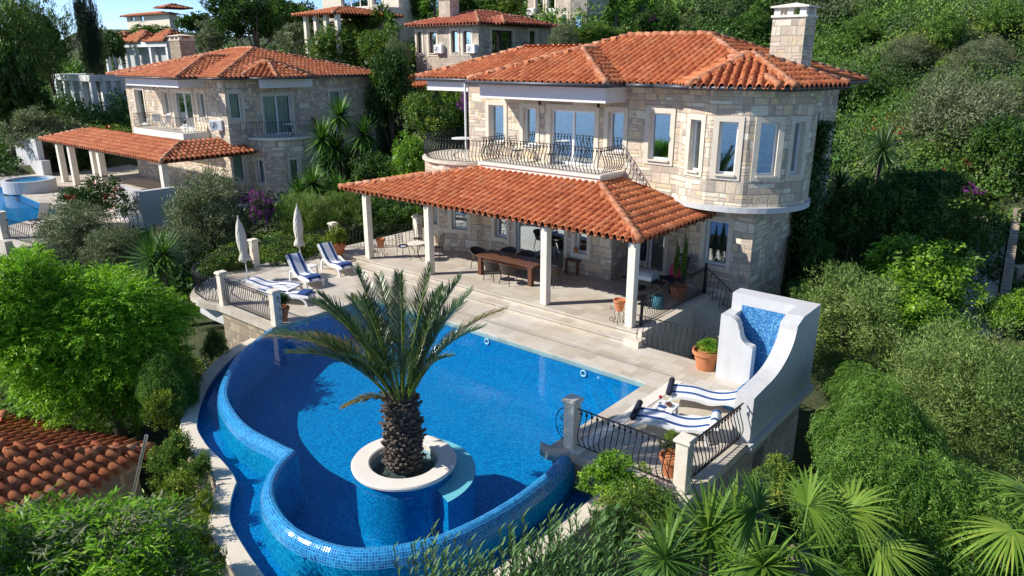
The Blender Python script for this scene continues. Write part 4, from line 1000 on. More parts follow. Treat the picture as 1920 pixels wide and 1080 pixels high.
def ac_unit(loc, rz, label, parent=None):
    t = thing('air_conditioner', label, 'air conditioner', loc, rz, 'air conditioner units on the house walls')
    b = MB(); b.box(-.42, .42, -.32, 0, 0, .62); b.build('casing', M['plastic'], t, bevel=.02)
    b = MB(); b.tube([(-.12 + .23 * math.cos(a), -.324, .31 + .23 * math.sin(a)) for a in [2 * math.pi * i / 16 for i in range(17)]], .012, 4)
    for a in range(8): b.bar((-.12, -.325, .31), (-.12 + .22 * math.cos(a * .785), -.325, .31 + .22 * math.sin(a * .785)), .05, .006)
    b.build('fan_grille', M['greycover'], t)
    b = MB(); b.box(-.36, -.32, -.3, 0, -.06, -.002); b.box(.3, .34, -.3, 0, -.06, -.002); b.build('bracket', M['steel'], t)
    return t
ac_unit((-42.35, W2 - .05, 4.0), R_(28), 'white air conditioner beside the balcony of the left villa')
# terrace and pool of the left villa
mb = MB(); mb.prism([(-62, 15.2), (-44.63, 14.3), (-44.63, 14.2), (-42.5, 10.2), (-37.4, 10.2), (-37.4, 25), (-41.3, 25), (-62, 25)], -.25, 0); mb.box(-62, -39.2, 9.9, 10.5, -.9, .001)
tag(mb.build('pool_deck', M['deck']), 'pale terrace of the second villa', 'paving', kind='structure')
mb = MB(); mb.face([(-62, 10.51, -.5), (-42.75, 10.51, -.5), (-44.7, 14.2, -.5), (-62, 15.1, -.5)]); mb.face([(-44.7, 14.25, -.5), (-44.7, 14.25, -.02), (-62, 15.15, -.02), (-62, 15.15, -.5)])
tag(mb.build('pool_basin', M['tile_blue']), 'blue tiled basin of the second pool', 'pool', kind='structure')
mb = MB(); mb.face([(-62, 10.51, -.06), (-42.7, 10.51, -.06), (-44.68, 14.2, -.06), (-62, 15.1, -.06)]); tag(mb.build('water', M['water']), 'water of the second pool', 'water', kind='structure')
mb = MB(); mb.box(-62, -38.0, 10.6, 10.9, -3.5, -.902 + .64); mb.box(-38.6, -38.3, 10.9, 24, -3.5, -.25)
tag(mb.build('retaining_wall', M['rubble']), 'stone retaining wall below the second villa terrace', 'wall')
mb = MB(); p = G(18, 362, 0); mb.lathe([(1.5, 0), (1.5, .75), (1.28, .75), (1.25, .4)], (p.x, p.y + 1.2, 0), 36); jz = mb.build('round_hot_tub', M['white']); tag(jz, 'round white hot tub beside the second pool', 'hot tub')
mb = MB(); mb.lathe([(1.262, .6), (.01, .6)], (p.x, p.y + 1.2, 0), 36); mb.build('tub_water', M['tile_blue'], jz)
mb = MB(); a = G(2, 335, .0); mb.box(a.x - 4.0, a.x + .6, a.y + 2.4, a.y + 2.8, 0, 2.6); mb.box(a.x + .1, a.x + 1.2, a.y + 2.35, a.y + 2.9, 0, 1.1)
tag(mb.build('garden_wall', M['white']), 'plain white wall behind the round hot tub', 'wall')
mb = MB(); a = G(200, 428, 0); b = G(285, 425, 0); mb.box(-40.6, -37.6, 15.6, 16.0, -.2, 1.75); mb.box(-38.0, -37.6, 16.0, 17.6, -.2, 1.75)
tag(mb.build('fountain_block', M['white']), 'white fountain block behind the red bougainvillea', 'fountain')

# ------------------------------------------------------------------ houses up the slope
def hill_house(name, label, cx, cy_eave, d, xl, xr, storey, pitch=.3, over=.6, mt='stone_far', tiles='tiles', wins_f=(), wins_r=(), frame='pvc', seed=1, zb=None, extra=None, flat=False, pw=.34, pr=.48):
    """corner edge seen at pixel column cx, eave at row cy_eave, d metres off; xl / xr are the far ends of the two faces"""
    H_ = thing(name, label, 'house', (0, 0, 0))
    c = D(cx, cy_eave, d); ze = c.z; uc, vc = c.x, c.y
    pl_ = onplane(xl, cy_eave, (0, vc), (0, 1)); pr_ = onplane(xr, cy_eave, (uc, 0), (1, 0))
    u0, v1 = pl_.x, pr_.y; z0 = ze - storey
    A, B, Cc, Dd = (u0, vc), (uc, vc), (uc, v1), (u0, v1)
    m = MB(); r_ = MB()
    of = [wpix(A, B, *w_[:4]) for w_ in wins_f]; orr = [wpix(B, Cc, *w_[:4]) for w_ in wins_r]
    wall_seg(m, A, B, z0, ze, of, 0, .2, r_); wall_seg(m, B, Cc, z0, ze, orr, 5, .2, r_); wall_seg(m, Cc, Dd, z0, ze); wall_seg(m, Dd, A, z0, ze)
    wo = m.build('wall', M[mt], H_)
    for o_, w_ in zip(of, wins_f): window(H_, A, B, o_, w_[4] if len(w_) > 4 else 1, frame=frame, glass='glass', sur=.2)
    for o_, w_ in zip(orr, wins_r): window(H_, B, Cc, o_, w_[4] if len(w_) > 4 else 1, frame=frame, glass='glass_dark', sur=.2)
    hp = None
    if not flat:
        hp = Hip([(u0 - over, vc - over), (uc + over, vc - over), (uc + over, v1 + over), (u0 - over, v1 + over)], ze + .02, pitch)
        mb = MB(); mb.prism([(u0 - over, vc - over), (uc + over, vc - over), (uc + over, v1 + over), (u0 - over, v1 + over)], ze - .1, ze - .04); mb.build('soffit', M['rafter'], H_)
    comps = [hp] if hp else []
    if extra: comps += extra(H_, A, B, Cc, ze)
    if comps: roof(H_, comps, pw, pr, tiles, seed=seed)
    return H_, A, B, Cc, ze
def ex_c(H_, A, B, Cc, ze):
    return [Hip([(B[0] - 1.5, B[1] + 1.0), (B[0] + 1.6, B[1] + 1.0), (B[0] + 1.6, B[1] + 6.6), (B[0] - 1.5, B[1] + 6.6)], ze + .02, .34)]
HC, A, B, Cc, ze = hill_house('stone_house', 'grey stone house with dark window frames just behind the main villa roof', 897, 44, 52, 778, 1035, 6.5, .27, .55, tiles='tiles_red',
    wins_f=[(782, 791, 60, 100), (804, 818, 60, 100), (846, 858, 58, 99), (868, 883, 58, 99)], wins_r=[(922, 962, 57, 101, 2), (992, 1004, 58, 90)], frame='brownframe', seed=11, extra=ex_c)
cp = D(842, 30, 56); chimney(HC, cp.x, cp.y, ze + .3, 8.2 + 112 / FPX * 56, 1.2, 1.0, 'stone_far', 'trim')
mb = MB(); p0 = onplane(921, 103, (B[0], 0), (1, 0)); p1 = onplane(985, 103, (B[0], 0), (1, 0))
mb.box(B[0], B[0] + 1.0, p0.y - .8, p1.y, p0.z - .2, p0.z); mb.build('balcony_slab', M['trim_white'], HC)
railing(HC, [(B[0] + .05, p0.y - .7, p0.z), (B[0] + .95, p0.y - .7, p0.z), (B[0] + .95, p1.y - .1, p0.z), (B[0] + .05, p1.y - .1, p0.z)], .9, .2, single=True, name='balcony_railing', r=.014)
hvC = Hip([(A[0] - 1.0, A[1] - 4.2), (B[0] + .6, A[1] - 4.2), (B[0] + .6, A[1] + 3), (A[0] - 1.0, A[1] + 3)], ze - 4.3, .25)
roof(HC, [hvC], .34, .48, keep=lambda u, v, z: v < B[1] - .05, seed=12, name='veranda_roof')
for px, nm in ((823, 'left'), (884, 'right')):
    p = onplane(px, 100, (0, A[1]), (0, 1)); ac_unit((p.x + .2, A[1] - .02, p.z), 0, 'white air conditioner on the dark framed stone house, %s of the pair' % nm)
def ex_d(H_, A, B, Cc, ze):
    # round tower bay on the corner
    c = D(1092, 30, 63); m = MB(); r_ = MB(); n_ = 10; R0 = 2.3
    vs = [(c.x + R0 * math.cos(R_(a)), c.y + R0 * math.sin(R_(a))) for a in range(-190, 171, 36)]
    for i in range(n_):
        ops = [(.4, 1.02, 9.6, 11.7)] if i in (2, 3, 4) else ()
        wall_seg(m, vs[i], vs[i + 1], 8.5, ze, ops, i * 1.4, .15, r_)
        if ops: window(H_, vs[i], vs[i + 1], ops[0], 1, sur=.16)
    m.build('tower_wall', M['stone_far'], H_)
    b = MB(); b.lathe([(R0 + .12, 8.3), (R0 + .12, 8.52), (R0 - .2, 8.52)], (c.x, c.y, 0), 20); b.lathe([(R0 - .35, 3.0), (R0 - .35, 8.3)], (c.x, c.y, 0), 20); b.build('tower_ledge', M['trim_white'], H_)
    return []
HD, A, B, Cc, ze = hill_house('stone_house', 'tall stone house with a round window tower at the top edge behind the main villa', 1128, -60, 64, 990, 1150, 9.5, .3, .6, wins_f=[(1004, 1018, -5, 27), (1026, 1040, -5, 27)], seed=13, extra=ex_d)
for px, nm in ((995, 'left'), (1036, 'right')):
    p = onplane(px, 29, (0, A[1]), (0, 1)); ac_unit((p.x + .2, A[1] - .02, p.z), 0, 'white air conditioner on the round tower house, %s of the two' % nm)
def ex_e(H_, A, B, Cc, ze):
    p = D(720, 20, 67); m = MB(); m.lathe([(2.2, -6), (2.2, .2), (2.0, .2)], (p.x, p.y, p.z), 22); m.build('round_bay', M['trim'], H_)
    f = D(565, 27, 62); g_ = D(700, 22, 62)
    hv_ = Hip([(f.x - .5, f.y - .6), (g_.x + .5, f.y - .6), (g_.x + .5, f.y + 7), (f.x - .5, f.y + 7)], f.z - .1, .22)
    roof(H_, [hv_], .34, .48, seed=15, name='veranda_roof', keep=lambda u, v, z: v < A[1])
    b = MB()
    for px in (574, 593, 612, 633):
        q = onplane(px, 40, (0, f.y), (0, 1)); post(b, q.x, f.y, f.z - 3.2, f.z - .1, .35)
    b.build('column', M['post'], H_)
    return []
HE, A, B, Cc, ze = hill_house('cream_house', 'cream house with pillared tiled veranda at the top edge left of centre', 745, -50, 67, 600, 775, 10, .3, .6, mt='trim', wins_f=[(640, 690, -4, 14, 3), (698, 716, -4, 10)], wins_r=[(752, 764, 25, 45)], seed=14, extra=ex_e)
HF, A, B, Cc, ze = hill_house('cream_house', 'distant cream house with red roof on the skyline under blue sky', 316, 25, 122, 236, 331, 6.0, .25, .8, mt='trim', wins_f=[(245, 252, 30, 39), (262, 270, 29, 40)], seed=16, pw=.6, pr=.8, extra=lambda H_, A, B, Cc, ze: [Hip([(B[0] - 3.2, B[1] - .9), (B[0] + .8, B[1] - .9), (B[0] + .8, B[1] + 4), (B[0] - 3.2, B[1] + 4)], ze + .9, .3)])
HI, A, B, Cc, ze = hill_house('stone_house', 'grey stone house wall cut by the top edge above the main chimney', 1322, -40, 74, 1240, 1345, 12, .3, .6, flat=True, seed=17)
# pale unfinished concrete frames
def frame_house(label, x0, x1, xr, yt, d, hgt, bays, bays_r, gables=False):
    H_ = thing('concrete_pavilion', label, 'building', (0, 0, 0)); c = D(x1, yt, d); zt = c.z; z0 = zt - hgt
    l = onplane(x0, yt, (0, c.y), (0, 1)); r_ = onplane(xr, yt, (c.x, 0), (1, 0)); u0, u1, v0, v1 = l.x, c.x, c.y, r_.y
    m = MB(); k = MB(); m.box(u0 - .1, u1 + .1, v0 - .1, v1 + .1, zt - .55, zt)
    for i in range(bays + 1):
        x = u0 + .2 + (u1 - u0 - .4) * i / bays; post(m, x, v0 + .18, z0, zt - .552, .42)
    for i in range(1, bays_r + 1):
        y = v0 + .2 + (v1 - v0 - .4) * i / bays_r; post(m, u1 - .18, y, z0, zt - .552, .42)
    m.build('frame', M['concrete_white'], H_)
    k.box(u0 + .3, u1 - .42, v0 + .9, v1 - .3, z0, zt - .56); k.box(u1 - .42, u1 - .25, v0 + .9, v1 - .3, z0, zt - .56); k.build('wall', M['concrete'], H_)
    if gables:
        for i, (a, b) in enumerate(((0, .30), (.30, .62), (.70, 1.0))):
            ua, ub = u0 + (u1 - u0) * a, u0 + (u1 - u0) * b
            roof(H_, [Hip([(ua, v0 - .3), (ub, v0 - .3), (ub, v0 + 3.4), (ua, v0 + 3.4)], zt + .02, .62)], .4, .5, seed=20 + i, name='roof')
    return H_
frame_house('white concrete colonnade with grey bays left of the second villa', 100, 168, 232, 141, 66, 3.3, 4, 3)
frame_house('white concrete frame with little red gable roofs behind the second villa chimney', 193, 312, 330, 77, 76, 3.4, 4, 1, True)
# pump house roof down on the left
PH = thing('garden_shed', 'small stone shed with red tiled roof beside the lower left hedge', 'shed', (0, 0, 0))
pa = G(60, 985, -1.15); pb = G(288, 842, -1.15); pc = G(215, 800, -.5)
mb = MB(); hz = -1.15
e1 = Vector((pb.x - pa.x, pb.y - pa.y, 0)); el = e1.length; e1.normalize(); n1 = Vector((-e1.y, e1.x, 0))
P0 = Vector((pa.x, pa.y, 0)) - e1 * 1.2
sq = lambda a, b: (P0.x + e1.x * a + n1.x * b, P0.y + e1.y * a + n1.y * b)
Lh = el + 1.2
hs = Hip([sq(0, 0), sq(Lh, 0), sq(Lh, 5.2), sq(0, 5.2)], hz, .33)
class HipR(Hip):
    def ridges(s):
        q = [(sq(0, 0), sq(2.6, 2.6)), (sq(0, 5.2), sq(2.6, 2.6)), (sq(Lh, 0), sq(Lh - 2.6, 2.6)), (sq(Lh, 5.2), sq(Lh - 2.6, 2.6)), (sq(2.6, 2.6), sq(Lh - 2.6, 2.6))]
        return [(Vector((*a, s.ze + s.p * max(0, min(s.dist(*a))))), Vector((*b, s.ze + s.p * max(0, min(s.dist(*b)))))) for a, b in q]
hs.__class__ = HipR
roof(PH, [hs], .27, .36, 'tiles', seed=31)
mb = MB(); q = [sq(.3, .3), sq(Lh - .3, .3), sq(Lh - .3, 4.9), sq(.3, 4.9)]
for i in range(4): wall_seg(mb, q[i], q[(i + 1) % 4], -4.5, hz - .02, (), i * 3)
mb.build('wall', M['rubble'], PH)

# ------------------------------------------------------------------ railings of the terrace
def stone_post(parent, x, y, z0=0, h=1.08, w_=.27, name='stone_post'):
    mb = MB(); mb.box(x - w_ / 2, x + w_ / 2, y - w_ / 2, y + w_ / 2, z0, z0 + h)
    mb.box(x - w_ / 2 - .045, x + w_ / 2 + .045, y - w_ / 2 - .045, y + w_ / 2 + .045, z0 + h + .001, z0 + h + .06)
    mb.box(x - w_ / 2 - .02, x + w_ / 2 + .02, y - w_ / 2 - .02, y + w_ / 2 + .02, z0 + h + .061, z0 + h + .09)
    return mb.build(name, M['post'], parent, bevel=.012)
def spiral(mb, c, ax, r0, turns, sgn=1, r=.009, start=0.0):
    """flat iron scroll in the vertical plane holding the direction ax"""
    pts = []
    for i in range(26):
        t = i / 25; a = start + sgn * t * turns * 2 * math.pi; q = r0 * (1 - .82 * t)
        pts.append((c[0] + ax[0] * q * math.cos(a), c[1] + ax[1] * q * math.cos(a), c[2] + q * math.sin(a)))
    mb.tube(pts, r, 5)
def scroll_bracket(parent, x, y, ax):
    mb = MB()
    pts = [(x, y, .05)] + [(x + ax[0] * .30 * math.sin(a), y + ax[1] * .30 * math.sin(a), .08 + .80 * (1 - math.cos(a)) / 2) for a in np.linspace(.25, math.pi, 12)]
    mb.tube(pts, .012, 5)
    spiral(mb, (x + ax[0] * .12, y + ax[1] * .12, .30), ax, .12, 1.6); spiral(mb, (x + ax[0] * .10, y + ax[1] * .10, .62), ax, .09, 1.5, -1); spiral(mb, (x + ax[0] * .05, y + ax[1] * .05, .95), ax, .07, 1.4)
    return mb.build('iron_scroll', M['iron'], parent)
r1 = thing('terrace_railing', 'black belly bar railing between two stone posts at the front of the right terrace', 'railing', (0, 0, 0))
stone_post(r1, -8.1, 11.72, h=1.1); stone_post(r1, -5.42, 11.72, h=1.1); railing(r1, [(-7.95, 11.72, .04), (-5.56, 11.72, .04)], .92, .137, name='rail', r=.0125); scroll_bracket(r1, -8.24, 11.72, (-1, .0))
r2 = thing('terrace_railing', 'black belly bar railing running from the corner post to the white fountain', 'railing', (0, 0, 0))
railing(r2, [(-5.42, 11.88, .04), (-5.32, 14.28, .04)], .92, .14, name='rail', r=.0125)
r3 = thing('terrace_railing', 'black belly bar railing between two stone posts on the left terrace above the golden wall', 'railing', (0, 0, 0))
stone_post(r3, -23.0, 11.85, h=1.1); stone_post(r3, -19.78, 11.85, h=1.1); railing(r3, [(-22.85, 11.85, .04), (-19.92, 11.85, .04)], .92, .125, name='rail', r=.0115); scroll_bracket(r3, -19.63, 11.85, (1, .0))
r4 = thing('terrace_railing', 'black railing round the curved left corner of the terrace behind the closed umbrella', 'railing', (0, 0, 0))
lc = [(-23.15, 11.75), (-23.9, 11.55), (-24.85, 11.72), (-25.65, 12.35), (-26.2, 13.2), (-26.4, 14.3), (-26.45, 15.0)]
railing(r4, [(x, y, .04) for x, y in lc], .92, .15, name='rail', r=.012)
stone_post(r4, -26.45, 15.15)
r5 = thing('terrace_railing', 'thin dark railing behind the striped loungers along the left terrace edge', 'railing', (0, 0, 0))
railing(r5, [(-26.45, 15.3, .04), (-26.45, 18.9, .04)], .92, .16, name='rail', r=.010); stone_post(r5, -26.45, 19.1, h=1.1)
r6 = thing('veranda_railing', 'dark belly bar railing ending at a stone post at the far left of the veranda', 'railing', (0, 0, 0))
railing(r6, [(-25.1, 18.5, .34), (-24.4, 19.1, .34), (-23.1, 20.8, .34)], .95, .15, name='rail', r=.0115); stone_post(r6, -22.95, 21.0, .34, 1.25, .3)
r7 = thing('terrace_railing', 'grey wrought iron railing over the sunken stair behind the succulent bowl', 'railing', (0, 0, 0))
railing(r7, [(-10.1, 17.83, .02), (-7.36, 17.83, .02)], .92, .17, name='rail', r=.012)
r8 = thing('terrace_railing', 'black railing with stone post beside the second pool at the left edge', 'railing', (0, 0, 0))
stone_post(r8, -40.0, 10.2, h=1.2, w_=.34); railing(r8, [(-48, 10.15, .02), (-40.15, 10.15, .02)], .92, .2, single=True, name='rail', r=.014); railing(r8, [(-39.8, 10.3, .02), (-37.6, 10.6, .02), (-37.5, 15.4, .02)], .92, .2, single=True, name='balusters', r=.014)

# ------------------------------------------------------------------ loungers
def lounger(label, loc, rz, raised=False, group='white loungers with blue striped covers', dark=None):
    t = thing('sun_lounger', label, 'sun lounger', loc, rz, group)
    if raised: prof = [(0, .30), (.25, .335), (.6, .34), (.95, .31), (1.12, .33), (1.35, .56), (1.62, .86), (1.74, .98)]
    else: prof = [(0, .30), (.3, .33), (.65, .335), (1.0, .27), (1.25, .26), (1.5, .31), (1.75, .40), (1.95, .43)]
    P_ = crom([(a, b) for a, b in prof], 4); N_ = np.stack([-np.gradient(P_, axis=0)[:, 1], np.gradient(P_, axis=0)[:, 0]], 1); N_ /= np.linalg.norm(N_, axis=1)[:, None]
    def sheet(mb, lo, hi, y0, y1, uv=True):
        a = P_ + N_ * lo; b = P_ + N_ * hi; k = len(P_)
        for i in range(k - 1):
            mb.face([(b[i][0], y0, b[i][1]), (b[i + 1][0], y0, b[i + 1][1]), (b[i + 1][0], y1, b[i + 1][1]), (b[i][0], y1, b[i][1])], [(0, b[i][0]), (0, b[i + 1][0]), (1, b[i + 1][0]), (1, b[i][0])])
            mb.face([(a[i][0], y1, a[i][1]), (a[i + 1][0], y1, a[i + 1][1]), (a[i + 1][0], y0, a[i + 1][1]), (a[i][0], y0, a[i][1])], [(1, 0)] * 4)
            for y, s_ in ((y0, 1), (y1, 0)):
                q = [(a[i][0], y, a[i][1]), (a[i + 1][0], y, a[i + 1][1]), (b[i + 1][0], y, b[i + 1][1]), (b[i][0], y, b[i][1])]
                mb.face(q if s_ else q[::-1], [(0.02, 0)] * 4)
        for i, r_ in ((0, 1), (k - 1, 0)):
            q = [(a[i][0], y0, a[i][1]), (b[i][0], y0, b[i][1]), (b[i][0], y1, b[i][1]), (a[i][0], y1, a[i][1])]
            mb.face(q, [(0, 0), (0, 0), (1, 0), (1, 0)])
    mb = MB(); sheet(mb, -.035, 0, -.32, .32); mb.build('bed', M['plastic'], t)
    mb = MB(); sheet(mb, .004, .045, -.27, .27); mb.build('towel', M['stripe'], t, True)
    for s_ in (-1, 1):
        mb = MB(); y = s_ * .33
        arch = [(.12, .0), (.16, .16), (.34, .27), (.70, .30), (1.0, .27), (1.18, .14), (1.22, 0)] if not raised else [(.06, 0), (.10, .17), (.28, .29), (.62, .30), (.88, .36), (1.12, .46), (1.36, .42), (1.46, .2), (1.48, 0)]
        if not raised: arch = [(.05, 0), (.10, .17), (.3, .29), (.7, .29), (1.05, .23), (1.4, .30), (1.66, .24), (1.74, 0)]
        pts = [(a, y, b) for a, b in crom(arch, 4)]
        for p, q in zip(pts[:-1], pts[1:]): mb.bar(p, (q[0] + (q[0] - p[0]) * .1, y, q[2] + (q[2] - p[2]) * .1), .06, .075, (0, 1, 0) if abs(q[0] - p[0]) < .001 else (0, 0, 1))
        mb.build('side_frame', M['plastic'], t)
    k = -1; e = P_[k]; n_ = N_[k]
    if dark == 'foot':
        c = P_[1] + N_[1] * .10; mb = MB(); mb.tube([(c[0], -.40, c[1]), (c[0], .40, c[1])], .075, 10); mb.build('rolled_towel', M['navy'], t, True)
        c = P_[-3] + N_[-3] * .105; mb = MB(); mb.tube([(c[0], -.28, c[1]), (c[0], .28, c[1])], .10, 12); mb.build('head_roll', M['cushion_white'], t, True)
        mb = MB(); mb.tube([(c[0], .16, c[1]), (c[0], .26, c[1])], .104, 12); mb.tube([(c[0], -.26, c[1]), (c[0], -.16, c[1])], .104, 12); mb.build('roll_stripe', M['bluefab'], t, True)
    elif dark == 'towel':
        c = P_[4]; mb = MB(); mb.box(.08, .42, -.26, .26, c[1] + .05, c[1] + .12); mb.build('folded_towel', M['bluefab'], t, bevel=.02)
    return t
M['cushion_white'] = plain('white_towelling', (.78, .78, .77), .95, scale=30, bmp=.2)
def between(a, b): return math.atan2(b.y - a.y, b.x - a.x)
for (fx, fy, hx, hy, lab) in ((1188, 772, 1330, 792, 'flat white lounger with dark rolled towel nearest the front railing'), (1252, 728, 1388, 742, 'flat white lounger with dark rolled towel nearest the white fountain')):
    a = G(fx, fy, .34); b = G(hx, hy, .40); t_ = between(a, b)
    lounger(lab, (a.x, a.y, 0), t_, dark='foot')
for (fx, fy, hx, hy, lab, rs, dk) in ((592, 527, 528, 497, 'white lounger with raised striped back between the two closed umbrellas', True, 'towel'), (652, 503, 592, 480, 'white lounger with raised striped back beside the round potted bush', True, 'towel'),
        (560, 538, 462, 530, 'flat white lounger with striped towel behind the side table on the left terrace', False, None), (585, 555, 492, 548, 'flat striped lounger nearest the left stone post railing', False, 'towel')):
    a = G(fx, fy, .28); b = G(hx, hy, .28); lounger(lab, (a.x, a.y, 0), between(a, b), rs, dark=dk)

def side_table(label, loc, rz=0):
    t = thing('side_table', label, 'side table', loc, rz)
    mb = MB(); mb.box(-.24, .24, -.24, .24, .38, .42); mb.build('table_top', M['plastic'], t, bevel=.01)
    for a in (-1, 1):
        for b in (-1, 1):
            mb = MB(); mb.bar((a * .21, b * .21, 0), (a * .19, b * .19, .379), .05, .05, (0, 1, 0)); mb.build('leg', M['plastic'], t)
    return t
p = G(1247, 790, 0); side_table('white plastic side table with drinks between the two flat loungers', (p.x, p.y, 0), .1); tb = p
p2 = G(541, 560, 0); side_table('white side table between the two flat loungers on the left', (p2.x, p2.y, 0), .2)
p3_ = G(582, 517, 0); side_table('white side table between the two raised striped loungers', (p3_.x, p3_.y, 0), .3)
gl = thing('drinking_glass', 'stemmed glass of red drink on the white side table', 'glass', (tb.x - .17, tb.y + .02, .421))
mb = MB(); mb.lathe([(.045, 0), (.006, .01), (.006, .09), (.03, .12)], n=12); mb.build('stem', M['glass'], gl)
mb = MB(); mb.lathe([(.0, .10), (.035, .13), (.042, .18), (.0, .185)], n=12); mb.build('drink', M['red'], gl)
gl = thing('fruit_plate', 'plate with a brown fruit snack on the white side table', 'plate', (tb.x + .06, tb.y + .02, .421))
mb = MB(); mb.lathe([(0, 0), (.10, .005), (.12, .02)], n=16); mb.build('dish', M['plastic'], gl)
mb = MB()
for a in range(5): mb.lathe([(0, 0), (.035, .02), (.03, .05), (0, .07)], (.05 * math.cos(a * 1.26), .05 * math.sin(a * 1.26), .006), 7)
mb.build('fruit', M['wood'], gl)
bk = MB(); bk.box(-.09, .09, -.06, .06, 0, .02); o = bk.build('book', M['bluefab']); o.location = (tb.x - .04, tb.y - .13, .421); tag(o, 'small blue book on the white side table', 'book')
sg = MB(); sg.tube([(-.07, 0, .01), (-.02, 0, .03), (.02, 0, .03), (.07, 0, .01)], .012, 5); sg.tube([(.07, 0, .012), (.06, .1, .012)], .006, 4); o = sg.build('sunglasses', M['blackplastic']); o.location = (p2.x, p2.y, .421); tag(o, 'dark sunglasses on the left terrace side table', 'sunglasses')

# ------------------------------------------------------------------ closed umbrellas
def umbrella(label, px, py, top_y, lean=0.0):
    b = G(px, py, 0); lo, hi = .5, 5
    d = 1 / ((b.x * -cA + b.y * sA) or 1)
    h = 2.45
    t = thing('closed_umbrella', label, 'umbrella', (b.x, b.y, 0)); t.rotation_euler = (lean, -lean * .6, 0)
    mb = MB(); mb.lathe([(.24, 0), (.24, .07), (.04, .09), (.04, .2)], n=20); mb.build('base', M['concrete'], t)
    mb = MB(); mb.tube([(0, 0, .05), (0, 0, h + .1)], .022, 8); mb.build('pole', M['plastic'], t)
    mb = MB(); n = 16; prof = [(.17, .82), (.20, .92), (.12, 1.12), (.165, 1.5), (.15, 1.85), (.105, 2.2), (.03, h)]
    v = []; f = []
    for k, (r_, z) in enumerate(prof):
        for i in range(n):
            a = 2 * math.pi * i / n + .15 * k; q = r_ * (1 + (.22 if i % 2 else -.18)); v.append((q * math.cos(a), q * math.sin(a), z + (.05 * math.sin(i * 1.7) if k == 0 else 0)))
    for k in range(len(prof) - 1):
        for i in range(n): f.append((k * n + i, k * n + (i + 1) % n, (k + 1) * n + (i + 1) % n, (k + 1) * n + i))
    mb.mesh(v, f); mb.build('canopy', M['umbrella'], t, True)
    mb = MB(); mb.tube([(0, 0, h - .02), (0, 0, h + .12)], .03, 8); mb.tube([(.13 * math.cos(a), .13 * math.sin(a), 1.14) for a in np.linspace(0, 6.28, 15)], .018, 5); mb.build('tie', M['umbrella'], t)
umbrella('closed grey cream parasol nearest the curved left corner', 466, 527, 428, .04)
umbrella('closed grey cream parasol between the raised loungers', 564, 497, 385, -.02)

# ------------------------------------------------------------------ dining table and wicker chairs
a = G(902, 514, .34); b = G(995, 536, .34)
ta = between(a, b); tl = (b - a).length + .35; mid = (a + b) / 2
nx, ny = -math.sin(ta), math.cos(ta); TW = 1.0
tc = mid + Vector((nx, ny, 0)) * (TW / 2 - .12)
tt = thing('dining_table', 'long dark red wooden dining table under the veranda roof', 'table', (tc.x, tc.y, .34), ta)
mb = MB()
for k in range(6): mb.box(-tl / 2, tl / 2, -TW / 2 + k * TW / 6 + .003, -TW / 2 + (k + 1) * TW / 6 - .003, .70, .77)
mb.build('table_top', M['wood'], tt, bevel=.006)
for x in (-1, 1):
    for y in (-1, 1):
        mb = MB(); mb.box(x * (tl / 2 - .17) - .085, x * (tl / 2 - .17) + .085, y * (TW / 2 - .12) - .085, y * (TW / 2 - .12) + .085, 0, .699); mb.build('leg', M['wood'], tt, bevel=.006)
mb = MB(); mb.box(-tl / 2 + .27, tl / 2 - .27, -TW / 2 + .1, -TW / 2 + .14, .58, .698); mb.box(-tl / 2 + .27, tl / 2 - .27, TW / 2 - .14, TW / 2 - .1, .58, .698); mb.build('apron', M['wood'], tt)
def wicker_chair():
    t = thing('wicker_chair', 'x', 'chair', (0, 0, 0), 0, 'dark wicker chairs around the dining table')
    mb = MB(); mb.lathe([(.0, .40), (.23, .40), (.245, .43), (.23, .46), (0, .465)], n=18); mb.build('seat', M['wicker'], t)
    mb = MB(); mb.lathe([(0, .468), (.19, .47), (.21, .50), (.17, .53), (0, .535)], n=16); mb.build('seat_cushion', M['cushion'], t, True)
    mb = MB(); n = 15; v = []; f = []
    for k, z in enumerate((.42, .53, .64, .74)):
        for i in range(n):
            an = R_(-20 + 220 * i / (n - 1)); top = z if k < 3 else 0.60 + .19 * max(0, math.sin(R_(180 * i / (n - 1))))
            rr = .255 + .035 * k
            if k == 2: top = min(z, .55 + .12 * max(0, math.sin(R_(180 * i / (n - 1)))))
            v.append((rr * math.cos(an), rr * math.sin(an), top))
    for k in range(3):
        for i in range(n - 1): f.append((k * n + i, k * n + i + 1, (k + 1) * n + i + 1, (k + 1) * n + i))
    mb.mesh(v, f); mb.tube([v[3 * n + i] for i in range(n)], .022, 6)
    mb.build('backrest', M['wicker'], t)
    for sx in (-1, 1):
        for sy in (-1, 1):
            mb = MB(); mb.tube([(sx * .19, sy * .17, .42), (sx * .25, sy * .23, 0)], .016, 6); mb.build('leg', M['steel' if False else 'wicker'], t)
    return t
ch0 = wicker_chair(); first = True
def tpos(x, y): return Vector((tc.x + x * math.cos(ta) - y * math.sin(ta), tc.y + x * math.sin(ta) + y * math.cos(ta), .34))
for (x, y, rz, lab) in ((-.38, -.66, math.pi, 'left of the two wicker chairs on the pool side of the dining table'), (.42, -.70, math.pi - .1, 'right of the two wicker chairs on the pool side of the dining table'), (-tl / 2 - .42, .2, math.pi / 2, 'wicker chair at the left head of the dining table'),
        (tl / 2 + .45, .1, -math.pi / 2, 'wicker chair at the right head of the dining table behind the column'), (-.9, .82, .05, 'leftmost wicker chair on the house side of the dining table'), (-.05, .84, 0, 'middle wicker chair on the house side of the dining table'), (.85, .82, -.1, 'rightmost wicker chair on the house side of the dining table')):
    q = tpos(x, y)
    if first: ch0.location = q; ch0.rotation_euler = (0, 0, ta + rz); ch0['label'] = lab; first = False
    else: dup(ch0, lab, q, ta + rz)
